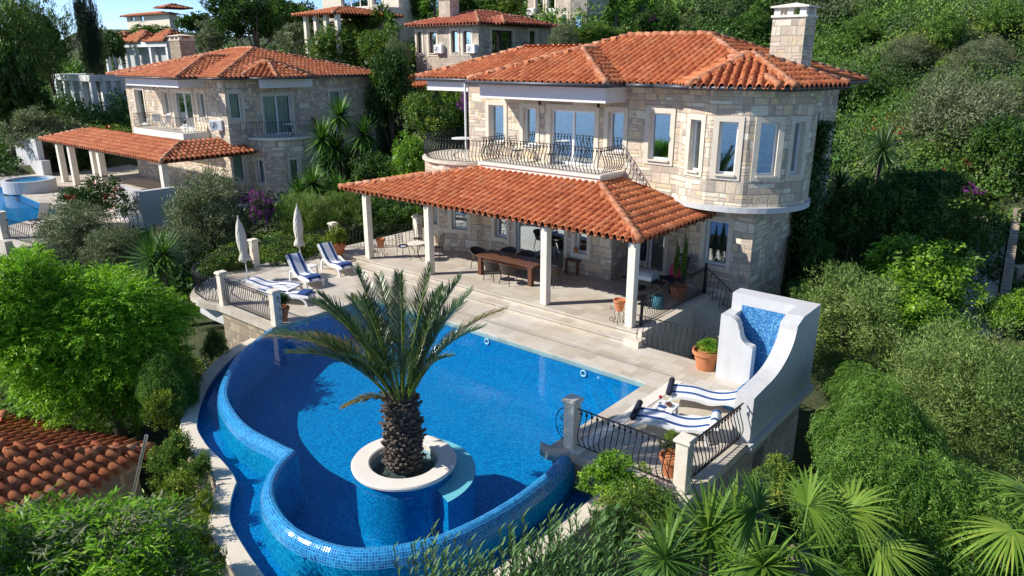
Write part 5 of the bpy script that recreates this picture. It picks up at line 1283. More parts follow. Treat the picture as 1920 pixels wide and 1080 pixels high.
p = G(1076, 512, .34); st = thing('wooden_stool', 'square dark wooden stool against the house wall', 'stool', (p.x, p.y + .05, .34), .05)
mb = MB(); mb.box(-.30, .30, -.27, .27, .50, .56); mb.build('seat', M['wood'], st, bevel=.005)
for sx in (-1, 1):
    for sy in (-1, 1): mb = MB(); mb.box(sx * .25 - .04, sx * .25 + .04, sy * .22 - .04, sy * .22 + .04, 0, .499); mb.build('leg', M['wood'], st)
# bistro set
def bistro_table(label, loc, top='trim_white', r=.36):
    t = thing('bistro_table', label, 'table', loc)
    mb = MB(); mb.lathe([(0, .70), (r, .70), (r, .735), (0, .735)], n=28); mb.build('table_top', M[top], t)
    for k in range(3):
        a = k * 2.09; mb = MB(); mb.tube([(.28 * math.cos(a), .28 * math.sin(a), .70), (.08 * math.cos(a), .08 * math.sin(a), .42), (.10 * math.cos(a), .10 * math.sin(a), .25), (.32 * math.cos(a), .32 * math.sin(a), 0)], .013, 6); mb.build('leg', M['iron'], t)
    return t
def iron_chair():
    t = thing('iron_chair', 'x', 'chair', (0, 0, 0), 0, 'black iron slat back chairs')
    mb = MB(); mb.lathe([(0, .44), (.20, .44), (.20, .46), (0, .46)], n=16); mb.build('seat', M['iron'], t)
    mb = MB()
    for s_ in (-1, 1): mb.tube([(s_ * .19, .17, .45), (s_ * .19, .22, .75), (s_ * .19, .26, 1.02)], .011, 6)
    for k in range(5): mb.bar((-.19, .21 + k * .012, .62 + k * .09), (.19, .21 + k * .012, .62 + k * .09), .014, .035, (0, 1, 0))
    mb.build('backrest', M['iron'], t)
    for sx in (-1, 1):
        mb = MB(); mb.tube([(sx * .17, .17, .44), (sx * .19, .20, 0)], .011, 6); mb.build('leg', M['iron'], t)
        mb = MB(); mb.tube([(sx * .17, -.15, .44), (sx * .20, -.12, .25), (sx * .19, -.19, 0)], .011, 6); mb.build('leg', M['iron'], t)
    return t
bt_ = G(782, 488, .34); bistro_table('small round bistro table with pale top left of the veranda', (bt_.x, bt_.y, .34))
ic = iron_chair(); q = G(820, 483, .34); ic.location = q; ic.rotation_euler = (0, 0, -1.2); ic['label'] = 'black iron chair right of the bistro table behind the second column'
q = G(757, 482, .34); dup(ic, 'black iron chair left of the bistro table with a striped cushion', (q.x, q.y, .34), 1.7)
q2 = Vector((q.x, q.y, .34 + .462)); mb = MB(); mb.lathe([(0, 0), (.18, 0), (.19, .03), (.17, .06), (0, .065)], n=14); o = mb.build('striped_cushion', M['stripe']); o.location = q2; tag(o, 'blue and white striped seat cushion on the bistro chair', 'cushion')
q = G(784, 466, .34); dup(ic, 'black iron chair behind the bistro table by the stone post', (q.x, q.y, .34), .2)
# balcony furniture
bq = Vector((-17.3, 21.9, SZ)); bistro_table('small white table on the main villa balcony', bq, 'plastic', .33)
dup(ic, 'black iron chair left of the white balcony table', (-18.1, 21.95, SZ), 1.5); dup(ic, 'black iron chair right of the white balcony table', (-16.4, 21.9, SZ), -1.5)
bistro_table('white table on the round terrace left of the balcony', (-22.3, 23.2, 4.12), 'plastic', .45)
bistro_table('white table on the round balcony of the left villa', (-40.0, 26.3, 3.55), 'plastic', .4)
def plastic_chair(label, loc, rz):
    t = thing('plastic_chair', label, 'chair', loc, rz)
    mb = MB(); mb.box(-.24, .24, -.22, .22, .40, .44); mb.build('seat', M['plastic'], t)
    mb = MB(); mb.bar((0, .21, .44), (0, .30, .88), .46, .03, (0, 1, 0)); mb.build('backrest', M['plastic'], t)
    for sx in (-1, 1):
        for sy in (-1, 1): mb = MB(); mb.bar((sx * .21, sy * .19, 0), (sx * .2, sy * .18, .399), .04, .04, (0, 1, 0)); mb.build('leg', M['plastic'], t)
plastic_chair('white plastic chair at the left end of the second villa balcony', (-48.6, 22.1, 3.82), 1.4)
plastic_chair('white plastic chair in the middle of the second villa balcony', (-47.4, 22.0, 3.82), -1.2)
plastic_chair('white plastic chair at the right end of the second villa balcony', (-44.6, 22.1, 3.82), -1.5)
q = G(322, 384, 0); tdk = thing('dark_table', 'dark table with long legs behind the corner column of the left veranda', 'table', (-41.6, 20.3, 0), 0.2)
mb = MB(); mb.box(-.8, .8, -.45, .45, .72, .77); mb.build('table_top', M['iron'], tdk)
for sx in (-1, 1):
    for sy in (-1, 1): mb = MB(); mb.bar((sx * .74, sy * .4, 0), (sx * .74, sy * .4, .719), .05, .05, (0, 1, 0)); mb.build('leg', M['iron'], tdk)
q = G(76, 425, 0); dkc = thing('folding_chair', 'black reclining chair beside the second pool railing', 'chair', (q.x, q.y, 0), .6)
mb = MB(); mb.bar((0, -.4, .4), (0, .25, .36), .55, .04); mb.build('seat', M['blackplastic'], dkc)
mb = MB(); mb.bar((0, .25, .36), (0, .65, 1.1), .55, .04, (0, 1, 0)); mb.build('backrest', M['blackplastic'], dkc)
for s_ in (-1, 1): mb = MB(); mb.bar((s_ * .27, -.4, .39), (s_ * .27, .4, 0), .035, .035); mb.bar((s_ * .27, .25, .36), (s_ * .27, -.3, 0), .035, .035); mb.build('leg', M['blackplastic'], dkc)
# things at the right end of the veranda
q = G(1222, 566, .34); gr = thing('barbecue', 'grey hooded barbecue on a black cart behind the veranda railing', 'barbecue', (-11.3, 20.25, .34), .05)
mb = MB()
for sx in (-1, 1):
    for sy in (-1, 1): mb.bar((sx * .36, sy * .22, 0), (sx * .36, sy * .22, .8), .04, .04, (0, 1, 0))
mb.box(-.38, .38, -.24, .24, .2, .23); mb.box(-.72, -.41, -.25, .25, .84, .88); mb.box(.41, .72, -.25, .25, .84, .88); mb.build('cart', M['blackplastic'], gr)
mb = MB(); mb.box(-.4, .4, -.27, .27, .78, .95); mb.build('firebox', M['iron'], gr)
mb = MB(); n = 8
for i in range(n):
    a, b = math.pi * i / n, math.pi * (i + 1) / n
    ya, za, yb, zb = -.28 * math.cos(a), .953 + .34 * math.sin(a), -.28 * math.cos(b), .953 + .34 * math.sin(b)
    mb.face([(-.41, ya, za), (.41, ya, za), (.41, yb, zb), (-.41, yb, zb)][::-1] if False else [(-.41, ya, za), (.41, ya, za), (.41, yb, zb), (-.41, yb, zb)])
for x in (-.41, .41): mb.face([(x, -.28 * math.cos(math.pi * i / n), .953 + .34 * math.sin(math.pi * i / n)) for i in range(n + 1)])
mb.build('hood', M['greycover'], gr, False)
ac = thing('garden_chair', 'dark garden chair draped with a navy striped towel and magenta cushion', 'chair', (-11.35, 22.35, .34), -.5)
mb = MB(); mb.box(-.32, .32, -.3, .3, .38, .46); mb.build('seat', M['navy'], ac, bevel=.02)
mb = MB(); mb.bar((0, .28, .46), (0, .42, 1.25), .66, .09, (0, 1, 0)); 
mb.build('backrest', M['navy'], ac)
mb = MB()
for k in range(4): z = .92 + k * .085; y = .28 + (z - .46) * .14 / .79 - .052; mb.bar((-.31, y, z), (.31, y, z), .012, .03, (0, 1, 0))
mb.build('towel_stripe', M['cushion_white'], ac)
mb = MB(); mb.box(-.24, .24, .04, .24, .465, .86); mb.build('cushion', M['magenta_cloth'], ac, bevel=.06)
for sx in (-1, 1):
    for sy in (-1, 1): mb = MB(); mb.box(sx * .28 - .025, sx * .28 + .025, sy * .26 - .025, sy * .26 + .025, 0, .379); mb.build('leg', M['blackplastic'], ac)
mb = MB(); mb.lathe([(0, 0), (.20, .02), (.23, .2), (.19, .42), (.10, .46), (0, .44)], n=14); o = mb.build('cloth_bag', M['teal'], None, True); o.location = (-10.75, 20.3, .34); tag(o, 'teal bag on the floor behind the veranda railing', 'bag')
cu = thing('folded_parasol', 'dark folded parasol leaning by the veranda door behind the right column', 'umbrella', (-12.9, 22.9, .34))
mb = MB(); mb.tube([(0, 0, 0), (.03, .1, 2.2)], .02, 6); mb.build('pole', M['blackplastic'], cu)
mb = MB(); mb.tube([(.01, .04, .7), (.015, .06, 1.0), (.02, .08, 1.6), (.03, .1, 2.15)], [.11, .12, .09, .03], 8); mb.build('canopy', M['navy'], cu)
mb = MB(); mb.box(-.24, .24, -.2, .2, 0, .78); o = mb.build('storage_bin', M['blackplastic'], None, bevel=.05); o.location = (-12.35, 21.75, .34); tag(o, 'black storage bin behind the right veranda column', 'bin')

# ------------------------------------------------------------------ foliage
def leafmesh(name, mats, P, Dv, N, Ln, Wd, tone, midx=None, droop=0.0):
    n = len(P); Dv = Dv / (np.linalg.norm(Dv, axis=1)[:, None] + 1e-9)
    sd_ = np.cross(Dv, N); sd_ /= np.linalg.norm(sd_, axis=1)[:, None] + 1e-9
    Ln = np.asarray(Ln).reshape(-1, 1) * np.ones((n, 1)); Wd = np.asarray(Wd).reshape(-1, 1) * np.ones((n, 1))
    m_ = P + Dv * Ln * .45; tip = P + Dv * Ln
    tip[:, 2] -= (droop * Ln)[:, 0]
    V = np.stack([P, m_ + sd_ * Wd * .5, tip, m_ - sd_ * Wd * .5], 1).reshape(-1, 3).astype(np.float32)
    me = bpy.data.meshes.new(name); me.vertices.add(4 * n); me.vertices.foreach_set('co', V.ravel())
    me.loops.add(4 * n); me.loops.foreach_set('vertex_index', np.arange(4 * n, dtype=np.int32))
    me.polygons.add(n); me.polygons.foreach_set('loop_start', np.arange(0, 4 * n, 4, dtype=np.int32))
    if midx is not None: me.polygons.foreach_set('material_index', np.asarray(midx, dtype=np.int32))
    a = me.attributes.new('tone', 'FLOAT', 'FACE'); a.data.foreach_set('value', np.clip(tone, 0, 1).astype(np.float32))
    for q in (mats if isinstance(mats, list) else [mats]): me.materials.append(q)
    me.update(); return me
def unit(rg, n):
    d = rg.normal(size=(n, 3)); return d / np.linalg.norm(d, axis=1)[:, None]
def lobes(rg, k, flat=1.0, low=-.35, spread=.68):
    """lobe centres and radii filling a lumpy unit crown"""
    d = unit(rg, k * 4); d = d[d[:, 2] > low][:k]
    c = d * (spread * (rg.uniform(.45, 1.08, (len(d), 1)))); r = rg.uniform(.24, .46, len(d)); c[:, 2] *= flat
    return c, r
def crown(kind, seed, n, Lf, Wf, k=22, low=-.35, clump=26, flat=1.0, spread=.70, up=.25, out=.6, rand=.8, droop=0.0, tvar=.22, mats=None, midx_p=0.0):
    rg = np.random.default_rng(seed); c, r = lobes(rg, k, flat, low, spread)
    nc = n // clump; li = rg.integers(0, len(c), nc)
    dd = unit(rg, nc); dd[:, 2] = dd[:, 2] * .8 + .25; dd /= np.linalg.norm(dd, axis=1)[:, None]
    cc = c[li] + dd * (r[li] * rg.uniform(.72, 1.06, nc))[:, None]
    ct = rg.normal(.45, tvar, nc) + rg.normal(0, .16, len(c))[li]
    P = np.repeat(cc, clump, 0) + rg.normal(size=(nc * clump, 3)) * (.055 if kind != 'pepper' else .05)
    O = np.repeat(dd, clump, 0); T = np.repeat(ct, clump) + rg.normal(0, .12, nc * clump)
    N_ = unit(rg, len(P)) * .55 + O * .8 + np.array([0, 0, .4])
    Dv = O * out + unit(rg, len(P)) * rand + np.array([0, 0, up])
    mi = (rg.random(nc) < midx_p).astype(int).repeat(clump) if midx_p else None
    s_ = rg.uniform(.65, 1.25, len(P))
    return leafmesh('crown', mats, P, Dv, N_, Lf * s_, Wf * s_, T, mi, droop)
def pepper(seed, n, mats, Lf=.085, Wf=.020, k=26, seglen=.045, m=9, low=-.5, rs=.72, grav=.22):
    """weeping crown: hanging sprays of narrow leaflets"""
    rg = np.random.default_rng(seed); c, r = lobes(rg, k, 1.0, low, .82); r = r * rs; ns = n // (2 * m)
    li = rg.integers(0, len(c), ns); dd = unit(rg, ns); dd[:, 2] = dd[:, 2] * .7 + .35; dd /= np.linalg.norm(dd, axis=1)[:, None]
    p = c[li] + dd * (r[li] * rg.uniform(.6, 1.0, ns))[:, None]
    v = dd * .9 + unit(rg, ns) * .5 + np.array([0, 0, .35]); v /= np.linalg.norm(v, axis=1)[:, None]
    t0 = rg.normal(.45, .2, ns) + rg.normal(0, .17, len(c))[li]; Ps = []; Ds = []; Ts = []
    for q in range(m):
        v = v + np.array([0, 0, -grav]); v /= np.linalg.norm(v, axis=1)[:, None]; p = p + v * seglen
        h_ = np.cross(v, np.array([.1, .2, 1.0])); h_ /= np.linalg.norm(h_, axis=1)[:, None] + 1e-9
        for s_ in (-1, 1):
            Ps.append(p + rg.normal(size=p.shape) * .006); Ds.append(v * .9 + h_ * s_ * .75 + rg.normal(size=p.shape) * .18 + np.array([0, 0, -.25])); Ts.append(t0 + rg.normal(0, .10, ns) + q * .012)
    P = np.concatenate(Ps); Dv = np.concatenate(Ds); T = np.concatenate(Ts)
    return leafmesh('crown', mats, P, Dv, unit(rg, len(P)) + np.array([0, 0, .8]), Lf * rg.uniform(.7, 1.2, len(P)), Wf, T)
CR = {}
def proto(key):
    if key in CR: return CR[key]
    K = {
     'olive': lambda: crown('o', 1, 26000, .075, .016, 34, clump=26, up=.35, mats=L['olive']),
     'olive2': lambda: crown('o', 2, 34000, .064, .015, 38, low=-.9, clump=26, up=.35, mats=L['olive_green']),
     'olive_near': lambda: crown('o', 3, 64000, .050, .010, 60, low=-1.0, clump=34, up=.4, mats=L['olive_green'], spread=.74),
     'olive_far': lambda: crown('o', 4, 9000, .11, .035, 22, mats=L['olive']),
     'feather': lambda: crown('o', 5, 26000, .10, .010, 24, up=.9, out=.5, rand=.35, mats=L['olive_green'], low=-.2),
     'pepper': lambda: pepper(6, 210000, L['pepper'], .058, .0165, k=90, seglen=.030, low=-.9, m=8, rs=.6, grav=.15),
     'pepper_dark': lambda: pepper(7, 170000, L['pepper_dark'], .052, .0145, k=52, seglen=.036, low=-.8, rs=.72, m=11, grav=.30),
     'citrus': lambda: crown('c', 8, 15000, .078, .040, 26, clump=20, up=.1, out=.7, droop=.25, mats=[L['citrus'], L['mid']], midx_p=.25, spread=.76),
     'shrub': lambda: crown('c', 9, 12000, .070, .034, 20, up=.2, mats=[L['mid'], L['hedge']], midx_p=.2),
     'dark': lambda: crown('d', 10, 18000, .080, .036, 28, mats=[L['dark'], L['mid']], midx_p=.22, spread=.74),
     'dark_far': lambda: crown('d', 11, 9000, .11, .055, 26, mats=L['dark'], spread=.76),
     'mid': lambda: crown('d', 12, 16000, .075, .032, 28, mats=[L['mid'], L['hedge']], midx_p=.18, spread=.74),
     'mid_far': lambda: crown('d', 13, 8000, .11, .055, 24, mats=[L['mid'], L['hedge']], midx_p=.2, spread=.74),
     'pine': lambda: crown('p', 14, 14000, .10, .022, 30, up=.3, mats=L['pine'], spread=.78, tvar=.25),
     'hedge': lambda: crown('h', 15, 9000, .085, .042, 18, mats=L['hedge'], low=-.8),
     'bright': lambda: crown('c', 16, 9000, .085, .045, 18, mats=L['citrus'], low=-.6),
     'red': lambda: crown('b', 17, 10000, .075, .036, 24, mats=[L['dark'], L['red_flower']], midx_p=.06, low=-.6),
     'purple': lambda: crown('b', 18, 9000, .075, .036, 20, mats=[L['dark'], L['purple_flower']], midx_p=.45, low=-.6),
     'magenta': lambda: crown('b', 19, 5000, .09, .045, 12, mats=[L['mid'], L['purple_flower']], midx_p=.75, low=-.6),
     'redgreen': lambda: crown('b', 20, 9000, .08, .04, 22, mats=[L['citrus'], L['red_flower']], midx_p=.13, low=-.6),
     'macchia_bush': lambda: crown('m', 31, 16000, .055, .030, 26, up=.15, out=.3, low=-.3, mats=L['macchia']),
     'cypress': lambda: crown('cy', 21, 30000, .060, .022, 60, low=-1, up=.9, out=.35, rand=.35, mats=L['cypress'], spread=.72),
     'ball': lambda: crown('c', 22, 6000, .12, .07, 40, low=-1, clump=12, mats=L['hedge'], spread=.62),
     'artemisia': lambda: crown('a', 23, 24000, .10, .022, 30, up=.3, droop=.1, mats=[L['olive'], L['pepper']], midx_p=.62),
    }
    CR[key] = K[key](); return CR[key]
def trunk_mesh(mb, base, top, r0, rg, limbs=4, spread=1.0):
    base = Vector(base); top = Vector(top); d = top - base
    pts = [base + d * t + Vector((rg.gauss(0, .05), rg.gauss(0, .05), 0)) * (d.length * .25 if 0 < t < 1 else 0) for t in (0, .3, .6, 1)]
    mb.tube(pts, [r0 * 1.25, r0, r0 * .8, r0 * .5], 8)
    for i in range(limbs):
        a = i * 2 * math.pi / limbs + rg.uniform(-.4, .4); s_ = pts[1] + (pts[3] - pts[1]) * rg.uniform(.1, .7)
        e = top + Vector((math.cos(a) * spread * .55, math.sin(a) * spread * .55, spread * rg.uniform(-.1, .45)))
        mb.tube([s_, (s_ + e) / 2 + Vector((0, 0, -.06 * spread)), e], [r0 * .5, r0 * .36, r0 * .15], 6)
_tn = [0]
def tree(px, py, d, rx, ry, key, name, label, cat='tree', group=None, trunk=True, depth_k=.95, base=None, mirror=False):
    """crown centre at photo pixel (px,py), d metres off; rx, ry its half sizes in pixels"""
    _tn[0] += 1; rg = random.Random(_tn[0] * 13 + 5)
    c = D(px, py, d); R0 = rx * d / FPX; Rz = ry * d / FPX / .92
    gz = ground_z(c.x, c.y) if base is None else base
    if trunk:
        t = thing(name, label, cat, (c.x, c.y, gz), 0, group)
        mb = MB(); h = max(.4, c.z - gz); trunk_mesh(mb, (rg.gauss(0, .1), rg.gauss(0, .1), -.25), (0, 0, max(.35, h - Rz * .15)), max(.05, R0 * .06), rg, 5, R0)
        mb.build('trunk', M['bark'], t, True)
        o = share('crown', proto(key), t, (0, 0, c.z - gz), rg.uniform(0, 6.28))
    else:
        o = share(name, proto(key), None, (c.x, c.y, c.z), rg.uniform(0, 6.28)); tag(o, label, cat, group)
    o.scale = (R0 * (-1 if mirror else 1), R0 * depth_k, Rz)
    return o
# ---- near and middle plants
def hit(px, py, d0=14.0, d1=140.0):
    """how far off the ground lies at this pixel"""
    ds = np.arange(d0, d1, .25); r = ray(px, py); u, v, z = r[0] * ds, r[1] * ds, CAMZ + r[2] * ds
    g_ = tz(u * sA + v * cA, -u * cA + v * sA); k = np.nonzero(z < g_)[0]
    return float(ds[k[0]]) if len(k) else d1
def T(px, py, d, rx, ry, *a, **k):
    if d is None: d = hit(px, py + ry * .75, 24.0) - .4
    return tree(px, py, d, rx, ry, *a, **k)
T(190, 655, 20.6, 160, 132, 'pepper', 'pepper_tree', 'bright green weeping pepper tree filling the left side below the pool terrace')
T(40, 590, 19.5, 110, 110, 'pepper', 'pepper_tree', 'bright weeping pepper tree cut by the left edge', mirror=True)
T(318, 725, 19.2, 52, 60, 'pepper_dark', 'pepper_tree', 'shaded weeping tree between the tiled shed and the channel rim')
T(160, 1062, 10.6, 235, 100, 'artemisia', 'shrub', 'large silvery green shrub filling the lower left corner', 'shrub', trunk=False)
T(-25, 1030, 10.0, 80, 70, 'artemisia', 'shrub', 'feathery shrub at the left edge below the tiled shed', 'shrub', trunk=False)
for i, (x, y, d, rx, ry, k, lab) in enumerate(((388, 962, 14.9, 24, 46, 'hedge', 'narrow hedge bush pressed against the channel coping'), (380, 885, 16.2, 24, 36, 'shrub', 'small hedge bush just above the lower coping bend'), (398, 1062, 13.0, 26, 40, 'hedge', 'hedge bush at the bottom edge against the coping'), (352, 700, 20.2, 26, 36, 'hedge', 'yellow green hedge bush at the upper left bend of the channel rim'), (305, 775, 18.6, 32, 45, 'hedge', 'hedge bush left of the channel rim near the shed roof'), (330, 865, 17.0, 42, 52, 'shrub', 'green hedge bush beside the channel rim corner'),
    (345, 935, 15.5, 48, 55, 'hedge', 'yellow green hedge bush left of the channel rim'), (352, 1030, 14.0, 48, 60, 'hedge', 'yellow green hedge bush low beside the channel rim'), (268, 985, 14.0, 48, 42, 'mid', 'dark green bush between shed and hedge'), (290, 1045, 12.4, 62, 62, 'artemisia', 'silver leaved bush at the bottom left of the rim'), (402, 655, 22.8, 20, 34, 'mid', 'small bush at the foot of the golden wall'))):
    T(x, y, d, rx * 1.15, ry * 1.15, k, 'hedge_bush', lab, 'bush', trunk=False)
T(395, 415, 34, 92, 85, 'olive', 'olive_tree', 'silver olive tree between the two villas above the left terrace')
T(330, 470, 31, 60, 45, 'olive', 'olive_tree', 'lower silver olive behind the pepper tree top')
T(580, 425, 34.5, 88, 62, 'feather', 'tamarisk_bush', 'feathery green bush behind the closed parasols', 'bush', trunk=False)
T(640, 405, 36, 45, 45, 'feather', 'tamarisk_bush', 'feathery bush beside the first veranda column', 'bush', trunk=False, mirror=True)
T(540, 470, 32, 90, 30, 'mid', 'shrub', 'low green shrub row behind the striped loungers', 'shrub', trunk=False)
T(430, 500, 29.5, 48, 36, 'mid', 'shrub', 'leafy shrub behind the curved terrace railing', 'shrub', trunk=False)
T(490, 395, 33.5, 26, 48, 'purple', 'bougainvillea', 'purple bougainvillea beside the silver olive tree', 'bougainvillea', trunk=False)
T(470, 372, 35, 50, 12, 'purple', 'bougainvillea', 'thin band of purple blossom above the olive tree', 'bougainvillea', trunk=False)
T(150, 445, 31.5, 85, 58, 'olive', 'olive_tree', 'dark silver olive tree in front of the second pool terrace')
T(215, 475, 29.5, 62, 48, 'olive', 'olive_tree', 'grey olive bush above the bright pepper tree')
T(60, 520, 27, 80, 50, 'mid', 'shrub', 'dark green shrub at the left edge under the second pool', 'shrub', trunk=False)
T(180, 385, 36, 82, 48, 'red', 'bougainvillea', 'dark bougainvillea with red blossoms before the white fountain block', 'bougainvillea', trunk=False)
T(80, 255, 54, 66, 48, 'olive_far', 'olive_tree', 'large silver olive tree left of the second villa')
T(205, 262, 52, 50, 26, 'mid_far', 'shrub', 'rounded green shrub under the white colonnade', 'shrub', trunk=False)
T(150, 300, 56, 50, 30, 'dark_far', 'shrub', 'dark shrub behind the left veranda columns', 'shrub', trunk=False)
# between the villas
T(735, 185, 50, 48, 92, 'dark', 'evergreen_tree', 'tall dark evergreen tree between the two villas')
T(700, 215, 52, 50, 60, 'dark_far', 'evergreen_tree', 'dark evergreen beside the right wall of the left villa')
T(800, 225, 46, 55, 55, 'mid', 'leafy_tree', 'yellow green leafy tree under the left end of the main roof')
T(860, 215, 48, 40, 50, 'mid_far', 'leafy_tree', 'leafy tree behind the corner of the main villa')
T(872, 195, 46, 22, 22, 'magenta', 'bougainvillea', 'pink bougainvillea glimpsed behind the corner of the main villa', 'bougainvillea', trunk=False)
T(770, 310, 38, 48, 58, 'citrus', 'leafy_tree', 'bright upright leafy tree left of the round terrace')
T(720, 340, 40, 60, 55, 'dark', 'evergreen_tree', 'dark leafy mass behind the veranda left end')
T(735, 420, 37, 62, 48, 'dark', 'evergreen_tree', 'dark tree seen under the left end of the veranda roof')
T(660, 330, 43, 40, 60, 'dark', 'evergreen_tree', 'dark foliage below the spiky yucca tree')
# back row
T(30, 110, 62, 85, 110, 'pine', 'pine_tree', 'large dark pine at the upper left edge')
T(85, 100, 68, 55, 80, 'pine', 'pine_tree', 'tall pine left of the cypress', mirror=True)
T(215, 95, 80, 24, 40, 'dark_far', 'pine_tree', 'dark tree right of the cypress')
T(45, 200, 58, 48, 45, 'dark_far', 'pine_tree', 'dark lower pine boughs at the left')
T(5, 190, 56, 60, 120, 'dark_far', 'pine_tree', 'dark pine cut by the left edge')
T(167, 70, 66, 23, 100, 'cypress', 'cypress_tree', 'tall thin dark cypress against the sky', depth_k=1)
T(182, 100, 74, 20, 45, 'olive_far', 'olive_tree', 'small grey tree behind the cypress')
T(475, 45, 72, 82, 60, 'dark', 'evergreen_tree', 'big dark evergreen above the roof of the left villa')
T(545, 40, 76, 60, 40, 'dark_far', 'evergreen_tree', 'dark tree left of the pillared cream house')
T(372, 50, 95, 42, 26, 'dark_far', 'evergreen_tree', 'dark treetops right of the skyline house')
T(285, 66, 100, 50, 17, 'mid_far', 'leafy_tree', 'green treetops below the skyline house')
T(395, 75, 78, 40, 35, 'olive_far', 'olive_tree', 'grey green tree behind the left chimney')
T(440, 25, 110, 34, 18, 'mid_far', 'leafy_tree', 'far leafy tree on the skyline right of the cream house')
T(560, 82, 66, 46, 34, 'olive_far', 'olive_tree', 'silver tree above the right end of the left villa roof')
T(640, 95, 61, 65, 48, 'mid', 'oleander_bush', 'green oleander mass below the pillared cream house', 'bush', trunk=False)
T(720, 105, 57, 62, 50, 'mid', 'oleander_bush', 'green oleander mass left of the dark framed house', 'bush', trunk=False, mirror=True)
T(680, 60, 66, 60, 28, 'mid_far', 'leafy_tree', 'leafy bush before the round bay of the cream house', trunk=False)
T(745, 120, 53, 30, 40, 'olive', 'olive_tree', 'silver olive at the left corner of the dark framed house')
T(940, 14, 68, 45, 26, 'mid_far', 'leafy_tree', 'bright bush behind the dark framed house roof', trunk=False)
T(865, 20, 68, 40, 30, 'dark_far', 'evergreen_tree', 'dark tree behind the small rear chimney')
T(785, 20, 70, 30, 40, 'dark_far', 'evergreen_tree', 'dark tree right of the cream house')
T(1055, 75, 50, 30, 26, 'olive', 'shrub', 'grey green bush behind the main ridge below the round window tower', 'shrub', trunk=False)
T(1120, 70, 52, 55, 26, 'mid', 'shrub', 'leafy bush behind the main ridge under the fan palms', 'shrub', trunk=False)
T(1230, 50, 58, 45, 34, 'dark', 'evergreen_tree', 'dark bush left of the grey wall at the top', trunk=False)
T(1290, 50, 66, 50, 30, 'dark_far', 'evergreen_tree', 'dark bush under the grey house wall', trunk=False)
T(1180, 15, 66, 40, 40, 'dark_far', 'evergreen_tree', 'dark tree behind the fan palms at the top')
T(1225, 35, 57, 10, 8, 'magenta', 'bougainvillea', 'tiny purple blossom among the fan palms at the top', 'bougainvillea', trunk=False)
# right side
for i, (x, y, d, r_, k) in enumerate(((1560, 95, 62, 40, 'macchia_bush'), (1625, 60, 72, 45, 'macchia_bush'), (1700, 110, 60, 48, 'olive'), (1610, 165, 52, 45, 'macchia_bush'), (1770, 60, 70, 50, 'macchia_bush'), (1840, 120, 56, 55, 'olive'), (1690, 30, 82, 40, 'macchia_bush'), (1780, 165, 50, 48, 'olive'), (1890, 40, 72, 55, 'macchia_bush'), (1560, 235, 46, 40, 'macchia_bush'), (1480, 60, 76, 40, 'macchia_bush'), (1415, 45, 80, 40, 'macchia_bush'), (1880, 190, 48, 50, 'olive'), (1725, 200, 47, 40, 'macchia_bush'), (1540, 20, 88, 45, 'olive_far'))):
    if 'olive' in k: T(x, y, None, r_, r_ * .8, k, 'olive_bush', 'grey green olive bush rising out of the macchia on the right slope', 'bush', 'grey olive bushes on the right slope', False)
    else: T(x, y, None, r_, r_ * .8, k, 'slope_bush', 'rounded mid green bush rising out of the macchia on the right slope', 'bush', 'green bushes on the right slope', False)
T(1690, 262, None, 78, 48, 'redgreen', 'bougainvillea', 'bright yellow green bush with red blossoms on the slope', 'bougainvillea', trunk=False)
T(1640, 240, None, 60, 30, 'bright', 'shrub', 'yellow green shrub at the top of the spiky yucca', 'shrub', trunk=False)
T(1800, 250, None, 120, 95, 'olive', 'olive_tree', 'large grey olive tree above the stone stairs')
T(1740, 300, None, 50, 40, 'olive2', 'olive_tree', 'small olive below the red blossoms')
T(1810, 318, 35.5, 50, 24, 'red', 'bougainvillea', 'bougainvillea with scattered red blossoms on the olive tree', 'bougainvillea', trunk=False)
T(1812, 355, 33.5, 34, 15, 'magenta', 'bougainvillea', 'bright magenta bougainvillea in the shade on the right', 'bougainvillea', trunk=False)
T(1890, 300, None, 70, 80, 'dark', 'evergreen_tree', 'dark tree at the right edge above the stairs')
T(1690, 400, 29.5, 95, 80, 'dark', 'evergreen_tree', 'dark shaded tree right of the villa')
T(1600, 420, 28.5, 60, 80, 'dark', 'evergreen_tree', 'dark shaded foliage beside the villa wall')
T(1800, 445, 31, 62, 58, 'mid', 'round_bush', 'rounded green bush in shade beside the stairs', 'bush', trunk=False)
T(1745, 355, 31, 60, 42, 'dark', 'evergreen_tree', 'dark shrub under the red blossoms', trunk=False)
T(1725, 525, 25.0, 112, 82, 'citrus', 'citrus_tree', 'bright glossy citrus tree in the sun right of the villa')
T(1700, 610, 23.0, 110, 75, 'citrus', 'citrus_tree', 'shaded lower citrus foliage behind the green olive', mirror=True)
T(1590, 605, 20.5, 112, 98, 'olive2', 'olive_tree', 'green olive tree directly behind the white fountain')
T(1900, 590, 24, 60, 45, 'citrus', 'citrus_tree', 'bright leafy branch at the right edge below the stairs', trunk=False)
T(1830, 760, 15.2, 170, 150, 'olive_near', 'olive_tree', 'big green olive tree filling the right edge')
T(1760, 700, 18.5, 100, 70, 'olive2', 'olive_tree', 'olive branches between the citrus and the big right tree')
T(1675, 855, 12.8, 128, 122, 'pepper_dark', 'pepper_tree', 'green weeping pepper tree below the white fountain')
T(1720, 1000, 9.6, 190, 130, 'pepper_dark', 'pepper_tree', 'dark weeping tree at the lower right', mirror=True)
T(1455, 905, 13.4, 62, 45, 'shrub', 'shrub', 'leafy shrub before the dark opening in the wall under the fountain', 'shrub', trunk=False)
T(1585, 700, 20.0, 75, 42, 'olive2', 'olive_bush', 'low green olive growth at the foot of the tree behind the fountain', 'bush', trunk=False)
T(1650, 740, 17.0, 80, 45, 'pepper_dark', 'pepper_bush', 'low weeping growth between the fountain wall and the big right tree', 'bush', trunk=False)
